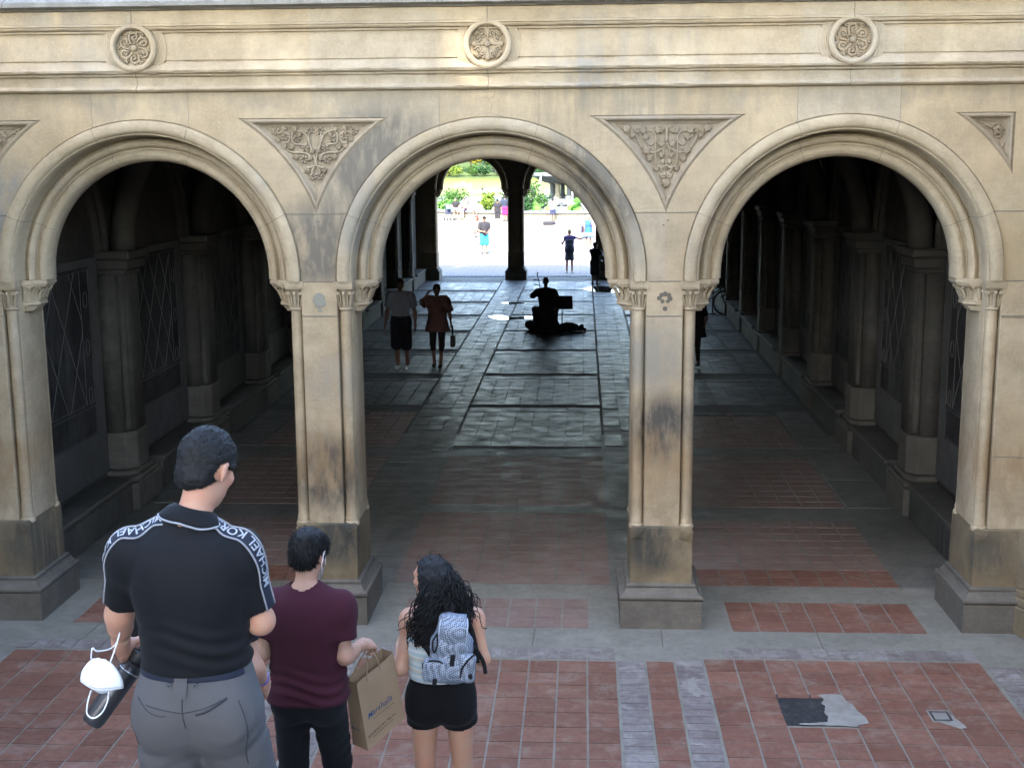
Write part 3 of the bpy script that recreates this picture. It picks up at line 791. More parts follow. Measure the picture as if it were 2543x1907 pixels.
# drain strip of ribbed pavers where the passage meets the plaza
gr = MB()
for i in range(70):
    x = -5 + i * .145; gr.box(x, x + .085, 36.6, 37.2, .006, .03)
gr.box(-5.1, 5.2, 36.55, 37.25, .004, .008)
tag(gr.build('drain_grate', plain('grate_stone', (.22, .22, .22), .8), None), 'long pale drain grate across the far end of the passage', 'drain grate')

# puddles
n = NT('puddle_water'); M_pud = n.done((.02, .022, .025), .03, None, .5)
def puddle(pts):
    m = MB(); c = catmull([(x, y, .0175) for x, y in pts + pts[:1]], 6)[:-1]
    m.add(c, [tuple(x) for x in geometry.tessellate_polygon([[Vector((p[0], p[1], 0)) for p in c]])])
    o = m.build('puddle', M_pud); o['kind'] = 'structure'; return o
puddle([(-1.85, 24.3), (-1.5, 24.5), (-1.15, 24.0), (-.75, 24.25), (-.4, 24.1), (-.55, 23.75), (-1.0, 23.6), (-1.4, 23.4), (-1.7, 23.8)])
puddle([(-1.7, 27.7), (-1.3, 27.85), (-.9, 27.55), (-1.2, 27.35), (-1.55, 27.4)])
puddle([(.85, 31.9), (1.3, 32.9), (1.9, 32.6), (2.6, 32.4), (2.5, 31.0), (1.8, 30.7), (1.2, 31.1)])

# stairs, landing and the upper ground
st = MB()
M_step = stone('stone_step', (.22, .21, .19), (.29, .28, .255), stain_amt=.5)
RISE, RUN, Y0 = .16, .395, -3.8
for i in range(18):
    st.box(-5.2, 5.2, Y0 - RUN * (i + 1) - .02, Y0 - RUN * i, .16 * i - (.3 if i else .05), .16 * (i + 1))
st.box(-5.2, 5.2, -17, Y0 - RUN * 18, 2.2, 2.881)
for i in range(16):
    st.box(-5.2, 5.2, -17 - RUN * (i + 1) - .02, -17 - RUN * i, 2.88 + .16 * i - .3, 2.88 + .16 * (i + 1))
st.box(-5.2, 5.2, -3.82, -3.58, -.2, -.002)
o = st.build('stairs', M_step, None, False, .012); o['kind'] = 'structure'
swl = []
for sg in (-1, 1):
    m = MB()
    m.box(*sorted((sg * 5.16, sg * 5.75)), -23.5, -.32, 0, 5.35)
    m.box(*sorted((sg * 5.08, sg * 5.8)), -23.5, -.30, 5.351, 5.6)
    # splayed foot where the wall meets the arcade
    for o_, z0, z1 in ((.12, 0, .28), (.09, .281, .36), (.04, .361, .43), (0, .431, 1.0)):
        m.prism([(sg * (4.99 - o_ * .4), -.0 - o_ * .3), (sg * (5.165 - o_), -.36), (sg * (5.165 - o_), -3.7 if z1 < .5 else -.8), (sg * 5.3, -3.7 if z1 < .5 else -.8), (sg * 5.3, .0)], z0 + .0005, z1)
    w_ = m.build('stair_wall', M_base, None, False, .01)
    tag(w_, 'buff stone wall flanking the stairs, on the %s side' % ('left' if sg < 0 else 'right'), 'wall')
ug = MB()
for sg in (-1, 1):
    ug.box(*sorted((sg * 5.92, sg * 45)), -60, 36.4, -1, 5.42)
ug.box(-5.74, 5.74, -60, -23.4, -1, 5.43)
o = ug.build('upper_ground', plain('grass_ground', (.06, .085, .03), .95, var=.4, scale=3)); o['kind'] = 'structure'

# plaza of brick, lake and far bank
n = NT('plaza_brick')
br = n.N('ShaderNodeTexBrick'); n.L(n.mapv((1, 1, 1)), br.inputs['Vector'])
for k, v in (('Color1', (.20, .16, .15, 1)), ('Color2', (.26, .215, .20, 1)), ('Mortar', (.12, .11, .11, 1))): br.inputs[k].default_value = v
br.inputs['Scale'].default_value = 1; br.inputs['Brick Width'].default_value = .5; br.inputs['Row Height'].default_value = .26; br.inputs['Mortar Size'].default_value = .02
c = n.mix(n.ramp(n.noise(.35, 5, .6), .35, .7, 0, .5), br.outputs[0], (.27, .245, .235))
M_plaza = n.done(c, .8, None, .25)
pz = MB(); pz.quad((-60, 36.3, -.004), (60, 36.3, -.004), (60, 119, -.004), (-60, 119, -.004))
pz.quad((-60, 119, -.004), (60, 119, -.004), (60, 119.3, -1.3), (-60, 119.3, -1.3))
o = pz.build('plaza', M_plaza); o['kind'] = 'structure'
mh = MB()
for r, z in ((1.35, .0), (1.1, .004)):
    mh.tube([(.3 + r * math.cos(a), 46.5 + r * math.sin(a) * 1.4, .0) for a in np.linspace(0, 2 * PI, 40)], .03, 4)
o = mh.build('paving_ring', plain('ring_stone', (.2, .18, .17), .9)); o['kind'] = 'structure'
gd = MB(); gd.quad((-1500, -1500, -1.4), (1500, -1500, -1.4), (1500, 1500, -1.4), (-1500, 1500, -1.4))
o = gd.build('ground', plain('far_ground', (.07, .09, .035), .95, var=.4, scale=.2)); o['kind'] = 'structure'
n = NT('lake_water')
c = n.mix(n.ramp(n.noise(.25, 4, .6, n.mapv((1, .25, 1))), .35, .7), (.10, .115, .02), (.17, .165, .035))
M_lake = n.done(c, .6, n.bump(n.noise(1.2, 3, .6, n.mapv((1, .35, 1))), .12, .05), .06)
lk = MB(); lk.quad((-220, 119.2, -.62), (220, 119.2, -.62), (220, 306, -.62), (-220, 306, -.62))
o = lk.build('lake', M_lake); o['kind'] = 'structure'
bk = MB()
for i in range(40):
    x0, x1 = -220 + i * 11, -220 + (i + 1) * 11
    y = lambda x: 301 + 2.5 * math.sin(x * .13) + 1.5 * math.sin(x * .41)
    bk.quad((x0, y(x0), -.7), (x1, y(x1), -.7), (x1, 312, .6), (x0, 312, .6))
    bk.quad((x0, 312, .6), (x1, 312, .6), (x1, 420, 12), (x0, 420, 12))
o = bk.build('far_bank', plain('bank_grass', (.05, .075, .02), .95, var=.4, scale=.3)); o['kind'] = 'structure'
# ================================================================ figures: signed-distance bodies meshed as one skin
def wave(P, f, seed, n=7):
    r = np.random.default_rng(seed); out = 0
    Q = P * f
    for i in range(n):
        k = r.normal(size=3); k /= np.linalg.norm(k); m = r.normal(size=3)
        out = out + np.sin(Q @ k * (1 + .35 * i) + r.uniform(0, 6.28) + 1.3 * np.sin(Q @ m * .6 + r.uniform(0, 6)))
    return out / n
def ev(p, P):
    t = p['t']
    if t == 'c':
        a, b = p['a'], p['b']; ab = b - a; Q = P - a; f = 1
        if p.get('flat') is not None:
            n_, f = p['flat']; Q = Q + n_ * (Q @ n_)[..., None] * (1 / f - 1)
            ab = ab + n_ * (ab @ n_) * (1 / f - 1)
        tt = np.clip((Q @ ab) / (ab @ ab + 1e-12), 0, 1)
        d = np.linalg.norm(Q - tt[..., None] * ab, axis=-1) - (p['ra'] + (p['rb'] - p['ra']) * tt)
        d = d * min(1, f)
    elif t == 'e':
        Q = (P - p['a']) @ p['R']
        k0 = np.linalg.norm(Q / p['r'], axis=-1); k1 = np.linalg.norm(Q / p['r'] ** 2, axis=-1) + 1e-9
        d = k0 * (k0 - 1) / k1
    else:
        Q = np.abs((P - p['a']) @ p['R']) - p['r'] + p['rd']
        d = np.linalg.norm(np.maximum(Q, 0), axis=-1) + np.minimum(Q.max(-1), 0) - p['rd']
    for pt, nn in p.get('cuts', ()):
        d = np.maximum(d, (P - pt) @ nn)
    return d
def bb(p):
    if p['t'] == 'c':
        r = max(p['ra'], p['rb']) * (max(1, p['flat'][1]) if p.get('flat') is not None else 1)
        return np.minimum(p['a'], p['b']) - r, np.maximum(p['a'], p['b']) + r
    r = np.abs(p['R']) @ p['r'] if p['t'] == 'b' else np.full(3, p['r'].max())
    return p['a'] - r, p['a'] + r
def C(a, b, ra, rb=None, k=.02, flat=None, cuts=(), sub=False):
    return dict(t='c', a=np.array(a, float), b=np.array(b, float), ra=ra, rb=ra if rb is None else rb, k=k, flat=flat, cuts=cuts, sub=sub)
def E(a, r, R=None, k=.02, cuts=(), sub=False):
    return dict(t='e', a=np.array(a, float), r=np.array(r, float), R=np.eye(3) if R is None else R, k=k, cuts=cuts, sub=sub)
def B(a, r, R=None, rd=.01, k=.01, cuts=(), sub=False):
    return dict(t='b', a=np.array(a, float), r=np.array(r, float), R=np.eye(3) if R is None else R, rd=rd, k=k, cuts=cuts, sub=sub)
def field(prims, P):
    F = np.full(P.shape[:-1], 9.)
    for p in prims:
        d = ev(p, P); F = smin(F, d, p)
    return F
def smin(F, d, p):
    if p['sub']: return np.maximum(F, -d)
    k = p['k']; h = np.maximum(k - np.abs(F - d), 0) / k
    return np.minimum(F, d) - h * h * k * .25
def sdf(prims, res, post=None):
    los, his = zip(*[bb(p) for p in prims if not p['sub']])
    lo = np.min(los, 0) - 3 * res - .02; hi = np.max(his, 0) + 3 * res + .02
    n = np.ceil((hi - lo) / res).astype(int) + 1
    ax = [lo[i] + res * np.arange(n[i]) for i in range(3)]
    F = np.full(n, 9.)
    for p in prims:
        a, b = bb(p); m = p['k'] + 2 * res
        i0 = np.maximum(np.floor((a - m - lo) / res).astype(int), 0); i1 = np.minimum(np.ceil((b + m - lo) / res).astype(int) + 1, n)
        if (i1 <= i0).any(): continue
        sl = tuple(slice(i0[i], i1[i]) for i in range(3))
        P = np.stack(np.meshgrid(*[ax[i][sl[i]] for i in range(3)], indexing='ij'), -1)
        F[sl] = smin(F[sl], ev(p, P), p)
    if post:
        P = np.stack(np.meshgrid(*ax, indexing='ij'), -1); F = post(F, P)
    F[0] = F[-1] = 9; F[:, 0] = F[:, -1] = 9; F[:, :, 0] = F[:, :, -1] = 9
    return nets(F, lo, res)
def nets(F, lo, h):
    s = F < 0; nx, ny, nz = F.shape
    cs = [(i, j, k) for i in (0, 1) for j in (0, 1) for k in (0, 1)]
    sub = lambda A, c: A[c[0]:nx - 1 + c[0], c[1]:ny - 1 + c[1], c[2]:nz - 1 + c[2]]
    cnt = sum(sub(s, c).astype(np.int8) for c in cs)
    act = (cnt > 0) & (cnt < 8); idx = -np.ones(act.shape, int); ijk = np.argwhere(act); idx[act] = np.arange(len(ijk))
    pos = np.zeros((len(ijk), 3)); num = np.zeros(len(ijk))
    for a in cs:
        for d in range(3):
            if a[d]: continue
            b = list(a); b[d] = 1
            f0 = F[ijk[:, 0] + a[0], ijk[:, 1] + a[1], ijk[:, 2] + a[2]]; f1 = F[ijk[:, 0] + b[0], ijk[:, 1] + b[1], ijk[:, 2] + b[2]]
            m = (f0 < 0) != (f1 < 0); t = np.where(m, f0 / np.where(m, f0 - f1, 1), 0)
            q = np.tile(np.array(a, float), (len(ijk), 1)); q[:, d] += t
            pos[m] += q[m]; num[m] += 1
    V = lo + h * (ijk + pos / num[:, None])
    faces = []
    for d in range(3):
        o = [1, 1, 1]; o[d] = 0
        A = s[o[0]:nx - 1, o[1]:ny - 1, o[2]:nz - 1]
        sh = [0, 0, 0]; sh[d] = 1
        Bq = s[o[0] + sh[0]:nx - 1 + sh[0], o[1] + sh[1]:ny - 1 + sh[1], o[2] + sh[2]:nz - 1 + sh[2]]
        e = np.argwhere(A != Bq) + np.array(o); si = A[tuple((e - np.array(o)).T)]
        u, v = [(1, 2), (2, 0), (0, 1)][d]
        def cell(du, dv):
            c = e.copy(); c[:, u] -= du; c[:, v] -= dv; return idx[c[:, 0], c[:, 1], c[:, 2]]
        q = np.stack([cell(1, 1), cell(0, 1), cell(0, 0), cell(1, 0)], 1)
        q[~si] = q[~si][:, ::-1]; faces.append(q)
    return V, np.concatenate(faces)
def relax(V, Fq, it=1, w=.5):
    for _ in range(it):
        S = np.zeros_like(V); n = np.zeros(len(V))
        for a, b in ((0, 1), (1, 2), (2, 3), (3, 0)):
            np.add.at(S, Fq[:, a], V[Fq[:, b]]); np.add.at(S, Fq[:, b], V[Fq[:, a]])
            np.add.at(n, Fq[:, a], 1); np.add.at(n, Fq[:, b], 1)
        V = V * (1 - w) + w * S / np.maximum(n, 1)[:, None]
    return V
def skin(name, parts, mats, parent=None, smooth=True):
    """parts: list of (V, F); welded into ONE mesh object"""
    vs = []; fs = []; b = 0
    for V, Fq in parts:
        vs.append(np.asarray(V)); fs.extend((np.asarray(Fq) + b).tolist()); b += len(V)
    me = bpy.data.meshes.new(name); me.from_pydata(np.concatenate(vs).tolist(), [], fs); me.update()
    for m in (mats if isinstance(mats, (list, tuple)) else [mats]): me.materials.append(m)
    if smooth: me.polygons.foreach_set('use_smooth', [True] * len(me.polygons))
    return link_mesh(name, me, parent)

V3 = lambda *a: np.array(a, float)
def frame(f, up=(0, 0, 1)):
    f = unit(f); r = unit(np.cross(f, up)); u = np.cross(r, f); return np.stack([r, f, u], 1)   # columns right, forward, up

def pose(H=1.75, fem=False, **kw):
    s = H / 1.75; sw = .160 if fem else .182
    J = dict(hd=V3(0, .02, 1.625), nk=V3(0, -.015, 1.455), shL=V3(-sw, -.01, 1.41), shR=V3(sw, -.01, 1.41), elL=V3(-sw - .06, -.03, 1.12), elR=V3(sw + .06, -.03, 1.12),
             wrL=V3(-sw - .075, .05, .88), wrR=V3(sw + .075, .05, .88), pel=V3(0, 0, .95), hpL=V3(-.088, 0, .90), hpR=V3(.088, 0, .90), knL=V3(-.10, .02, .50), knR=V3(.10, .02, .50),
             anL=V3(-.105, -.01, .085), anR=V3(.105, -.01, .085), toL=V3(-.13, .16, .03), toR=V3(.13, .16, .03))
    J = {k: v * s for k, v in J.items()}
    for sd in 'LR':
        J['ha' + sd] = J['wr' + sd] + .085 * s * unit(J['wr' + sd] - J['el' + sd] + V3(0, .02, -.05))
    J['hf'] = V3(0, 1, -.05); J['s'] = s; J['fem'] = fem
    for k, v in kw.items(): J[k] = np.array(v, float) if hasattr(v, '__len__') else v
    for sd in 'LR':
        if 'wr' + sd in kw and 'ha' + sd not in kw: J['ha' + sd] = J['wr' + sd] + .085 * s * unit(J['wr' + sd] - J['el' + sd])
        if 'an' + sd in kw and 'to' + sd not in kw: J['to' + sd] = J['an' + sd] + s * V3(0, .16, -.055)
    return J
def tf(J):
    up = unit(J['nk'] - J['pel']); r = J['shR'] - J['shL']; r = unit(r - up * (r @ up)); f = np.cross(up, r)
    return r, f, up
def torso(J, g=0., k=.05, drape=0., wide=1.0):
    s = J['s']; r, f, up = tf(J); R = np.stack([r, f, up], 1); L = J['nk'] - J['pel']; fem = J['fem']
    cw = (.150 if fem else .168) * wide; aw = (.122 if fem else .142) * wide
    P = [E(J['pel'] + .66 * L + f * .0 * s, V3(cw * s + g, (.105 if fem else .115) * s + g, .20 * s + g), R, k),
         E(J['pel'] + .34 * L, V3(aw * s + g, (.095 if fem else .108) * s + g, .17 * s + g), R, k),
         E(J['pel'] + .02 * L, V3((.168 if fem else .158) * s + g, .115 * s + g, .135 * s + g), R, k),
         C(J['shL'], J['shR'], .05 * s + g, None, k), C(J['nk'] + up * .012 * s, J['shL'] + up * .016 * s, .046 * s + g * .7, .036 * s + g * .7, k * .8), C(J['nk'] + up * .012 * s, J['shR'] + up * .016 * s, .046 * s + g * .7, .036 * s + g * .7, k * .8)]
    for sh, sg in ((J['shL'], -1), (J['shR'], 1)):
        P.append(E(J['pel'] + .72 * L + r * sg * .075 * s - f * .045 * s, V3(.075 * s + g, .06 * s + g, .12 * s + g), R, k))
        if fem: P.append(E(J['pel'] + .62 * L + r * sg * .07 * s + f * .085 * s, V3(.06, .055, .06) * s + g, R, .03))
    if drape:
        P.append(C(J['pel'] + .6 * L, J['pel'] + drape * L, .155 * s * wide + g, .165 * s * wide + g, .06, (f, .70)))
    return P
def glutes(J, g=0., k=.05):
    s = J['s']; r, f, up = tf(J); pr = unit(J['hpR'] - J['hpL'])
    return [E(J['hp' + sd] - f * .045 * s + pr * sg * .0 + V3(0, 0, .005), V3(.083 * s + g, .074 * s + g, .10 * s + g), None, k) for sd, sg in (('L', -1), ('R', 1))]
def arms(J, g=0., k=.03, to=None, sides='LR', fore=True):
    P = []; s = J['s'] * (.84 if J['fem'] else 1.0)
    for sd in sides:
        a, b, c = J['sh' + sd], J['el' + sd], J['wr' + sd]
        cuts = ()
        if to is not None:
            e = a + (b - a) * to; cuts = ((e, unit(b - a)),)
        P.append(C(a, b, .048 * s + g, .037 * s + g, k, None, cuts)); P.append(E(a + (b - a) * .14, V3(.052, .056, .056) * s + g, None, k, cuts))
        if fore:
            P.append(C(b, c, .036 * s, .026 * s, k)); P.append(C(b + (c - b) * .15, b + (c - b) * .4, .038 * s, .036 * s, k))
    return P
def legs(J, g=0., k=.03, to=2.0, sides='LR', flare=0.):
    P = []; s = J['s'] * (.96 if J['fem'] else 1)
    for sd in sides:
        a, b, c = J['hp' + sd], J['kn' + sd], J['an' + sd]
        cuts = ()
        if to < 1: e = a + (b - a) * to; cuts = ((e, unit(b - a)),)
        P.append(C(a, b, .086 * s + g, .056 * s + g + flare, k, None, cuts))
        if to > 1:
            c2 = ((b + (c - b) * (to - 1), unit(c - b)),) if to < 2 else ()
            P.append(C(b, c, .053 * s + g, .037 * s + g + flare, k, None, c2))
            bk = -np.cross(unit(J['hpR'] - J['hpL']), V3(0, 0, 1)); bk = unit(np.cross(unit(J['hpR'] - J['hpL']), V3(0, 0, 1)))
            P.append(E(b + (c - b) * .30 - bk * -.0 + unit(np.cross(V3(0, 0, 1), unit(J['hpR'] - J['hpL']))) * -.022 * s, V3(.044 * s + g, .046 * s + g, .10 * s + g), None, k, c2))
    return P
def head(J, k=.02, hs=None):
    s = hs or (.465 + .5 * J['s']); R = frame(J['hf']); r, f, u = R.T; c = J['hd']
    at = lambda x, y, z: c + (r * x + f * y + u * z) * s
    P = [E(at(0, -.012, .022), V3(.074, .094, .094) * s, R, k), E(at(0, .028, -.05), V3(.056, .062, .07) * s, R, .03),
         C(at(0, .055, -.1), at(0, .062, -.095), .02 * s, None, .03), C(at(0, .084, .012), at(0, .106, -.028), .010 * s, .0135 * s, .012),
         C(at(-.03, .076, .03), at(.03, .076, .03), .012 * s, None, .02), C(at(-.018, .083, -.058), at(.018, .083, -.058), .009 * s, None, .008), C(at(-.016, .082, -.071), at(.016, .082, -.071), .009 * s, None, .008),
         E(at(-.038, .06, -.018), V3(.022, .022, .02) * s, R, .02), E(at(.038, .06, -.018), V3(.022, .022, .02) * s, R, .02)]
    for sg in (-1, 1):
        Re = R @ Rz(sg * .45)
        P.append(E(at(sg * .079, -.008, -.008), V3(.010, .018, .029) * s, Re, .008))
        P.append(C(at(sg * .082, -.016, .012), at(sg * .085, .0, .022), .006 * s, None, .006))
        P.append(C(at(sg * .084, -.02, .008), at(sg * .078, -.008, -.036), .006 * s, None, .006))
    P.append(C(J['nk'] + u * 0, at(0, -.012, -.045), (.051) * s * (.92 if J['fem'] else 1), .049 * s * (.86 if J['fem'] else 1), .025))
    return P
def hand(J, sd, curl=.5, pn=None, spread=.2):
    """palm, four jointed fingers and a thumb leaving the side of the palm"""
    s = J['s'] * (.9 if J['fem'] else 1); w = J['wr' + sd]; d = unit(J['ha' + sd] - w)
    sg = -1 if sd == 'L' else 1
    pn = unit(np.array(pn if pn is not None else (-sg, 0, 0), float)); pn = unit(pn - d * (pn @ d))       # palm looks along pn
    la = np.cross(d, pn)                       # across the palm
    th = la * (1 if la @ V3(0, 1, .3) > 0 else -1)   # thumb side: forward/up
    P = [C(w - d * .015 * s, w + d * .03 * s, .024 * s, .028 * s, .02, (pn, .72))]
    for i in range(4):
        o = (1.5 - i) * .0195 * s
        kn = w + d * (.088 - .006 * abs(i - 1.2)) * s + th * o
        P.append(C(w + d * .03 * s + th * o * .7, kn, .0155 * s, .0115 * s, .014, None))
        ln = (.042, .047, .044, .034)[i] * s; a = curl * (.8 + .08 * i); p = kn
        dd = unit(d + th * (1.5 - i) * spread * .12)
        for j in range(3):
            ang = a * (j + .7)
            q = p + (dd * math.cos(ang) + pn * math.sin(ang)) * ln * (1, .66, .52)[j]
            P.append(C(p, q, (.0096, .0086, .0078)[j] * s, (.0088, .0079, .0068)[j] * s, .004)); p = q
    b = w + d * .028 * s + th * .024 * s
    m = b + (d * .6 + th * .62 + pn * .35) * .045 * s; e = m + unit(d * .8 + th * .15 + pn * (.4 + .5 * curl)) * .034 * s
    P += [C(w + d * .01 * s, b, .018 * s, .016 * s, .015), C(b, m, .0135 * s, .0105 * s, .01), C(m, e, .0105 * s, .0085 * s, .006)]
    return P

# ---------------------------------------------------------------- cloth, skin and hair materials
SK = {}
def skin_mat(c):
    if c not in SK:
        n = NT('skin'); co = n.N('ShaderNodeTexCoord').outputs['Object']
        col = n.mix(n.ramp(n.noise(14, 4, .6, co), .35, .7), c, tuple(x * y for x, y in zip(c, (1.06, .86, .82))))
        n.b.inputs['Subsurface Weight'].default_value = .12; n.b.inputs['Subsurface Radius'].default_value = (.02, .008, .004)
        n.b.inputs['Subsurface Scale'].default_value = .5
        SK[c] = n.done(col, .52, n.bump(n.noise(260, 3, .6, co), .12, .001), .35)
    return SK[c]
CL = {}
def cloth(c, rough=.88, var=.1, weave=900):
    k = (c, rough)
    if k not in CL:
        n = NT('cloth'); co = n.N('ShaderNodeTexCoord').outputs['Object']
        col = n.mix(n.noise(9, 4, .6, co), tuple(x * (1 - var) for x in c), tuple(min(1, x * (1 + var)) for x in c))
        h = n.math('ADD', n.noise(weave, 2, .6, co), n.math('MULTIPLY', n.noise(34, 4, .6, co), 1.2))
        n.b.inputs['Sheen Weight'].default_value = .03; n.b.inputs['Sheen Roughness'].default_value = .5
        CL[k] = n.done(col, rough, n.bump(h, .25, .003), .2)
    return CL[k]
n = NT('black_hair'); co = n.N('ShaderNodeTexCoord').outputs['Object']
M_hair = n.done(n.mix(n.noise(60, 4, .6, co), (.003, .0029, .003), (.0085, .008, .008)), .62, n.bump(n.noise(170, 4, .7, co), .7, .004), .3)
HM = {}
def hair_mat(c):
    if c not in HM: HM[c] = plain('hair', c, .5, .4, var=.3, scale=80, bump=.5)
    return HM[c]
M_eye = plain('eye_dark', (.02, .015, .012), .15, .5); M_eyew = plain('eye_white', (.7, .68, .65), .3, .5)
M_shoe = plain('shoe_dark', (.02, .02, .022), .6); M_shoe_w = plain('shoe_white', (.7, .7, .68), .6)

def head_hair(J, mat, parent, res, style='short', hs=None, seed=3, name='hair'):
    s = hs or (.465 + .5 * J['s']); R = frame(J['hf']); r, f, u = R.T; c = J['hd']
    at = lambda x, y, z: c + (r * x + f * y + u * z) * s
    th = {'short': .008, 'crop': .006, 'bob': .022, 'top': .012}[style]
    pr = [E(at(0, -.014, .03), V3(.074 + th, .096 + th, .094 + th) * s, R, .02)]
    nape = {'short': -.088, 'crop': -.075, 'bob': -.14, 'top': -.07}[style]
    if style == 'bob': pr += [C(at(-.06, -.05, -.02), at(-.065, -.04, -.12), .045 * s, .03 * s, .03), C(at(.06, -.05, -.02), at(.065, -.04, -.12), .045 * s, .03 * s, .03), C(at(0, -.08, 0), at(0, -.085, -.12), .05 * s, .035 * s, .03)]
    if style == 'short': pr += [E(at(0, -.055, -.045), V3(.062, .05, .05) * s, R, .03), C(at(-.077, .03, .02), at(-.077, .038, -.02), .008 * s, .004, .01), C(at(.077, .03, .02), at(.077, .038, -.02), .008 * s, .004, .01)]
    if style == 'top': pr += [E(at(0, -.01, .075), V3(.076, .098, .058) * s, R, .03), E(at(0, -.06, -.03), V3(.056, .045, .05) * s, R, .03)]
    def post(F, P):
        Q = (P - c) @ R / s
        face = np.minimum(Q[..., 1] * 1.0 - .03, .05 - Q[..., 2] - 0 * Q[..., 0])     # >0 in the face region
        line = nape + np.clip((Q[..., 1] + .075) / .15, 0, 1) ** 1.15 * (.06 - nape - .0)
        d = np.maximum(F, (line - Q[..., 2]) * s)
        ear = np.linalg.norm((Q - V3(0, 0, 0)) * V3(0, 1, 1) - V3(0, -.005, -.012), axis=-1) - .034
        d = np.maximum(d, np.where(np.abs(Q[..., 0]) > .06, -ear * s, -9))
        d += (wave(P, 120 / s, seed, 6) * .0035 + wave(P, 55 / s, seed + 1, 5) * .004) * (1 if style != 'crop' else .3) * min(1, .006 / res + .2)
        return d
    V, Fq = sdf(pr, res, post)
    return V, Fq, R
def tufts(V, Fq, n, L, rad, R, seed, down=.35, swirl=.5, lift=.35):
    g = np.random.default_rng(seed); fi = g.integers(0, len(Fq), n)
    A, Bq, D = V[Fq[fi, 0]], V[Fq[fi, 1]], V[Fq[fi, 3]]
    N = np.cross(Bq - A, D - A); N /= np.linalg.norm(N, axis=1)[:, None] + 1e-9
    t = g.normal(size=(n, 3)) * swirl - V3(0, 0, down)
    vs = []; fs = []
    for i in range(n):
        d0 = unit(N[i] * lift + t[i]); d1 = unit(d0 + g.normal(size=3) * .7 - V3(0, 0, .15)); l = L * g.uniform(.5, 1.2)
        p0 = A[i] - N[i] * .003; p1 = p0 + d0 * l * .55; p2 = p1 + d1 * l * .45
        a = unit(np.cross(d0, (.3, .5, .8))); b = np.cross(d0, a); o = len(vs)
        for p, rr in ((p0, rad), (p1, rad * .8)):
            for q in range(3): vs.append(p + rr * (a * math.cos(q * 2.094) + b * math.sin(q * 2.094)))
        vs.append(p2)
        for q in range(3):
            q2 = (q + 1) % 3; fs.append((o + q, o + q2, o + 3 + q2, o + 3 + q)); fs.append((o + 3 + q, o + 3 + q2, o + 6, o + 6))
    return np.array(vs), fs

def shoes(J, mat, parent, res, name='shoe'):
    s = J['s'] * (.9 if J['fem'] else 1)
    for sd in 'LR':
        a, t = J['an' + sd], J['to' + sd]; f = unit((t - a) * V3(1, 1, 0)); z0 = min(a[2] - .085 * s, t[2] - .03)
        hl = a - f * .04 * s; hl = V3(hl[0], hl[1], z0 + .035 * s)
        tt = V3(t[0], t[1], z0 + .03 * s)
        V, Fq = sdf([C(hl, tt, .036 * s, .034 * s, .03), C(a - V3(0, 0, .01), a - V3(0, 0, .045) + f * .02, .04 * s, .042 * s, .03), C(hl + f * .03, tt - f * .02, .04 * s, .042 * s, .03)], res, lambda F, P: np.maximum(F, z0 - P[..., 2]))
        skin(name, [(V, Fq)], mat, parent)

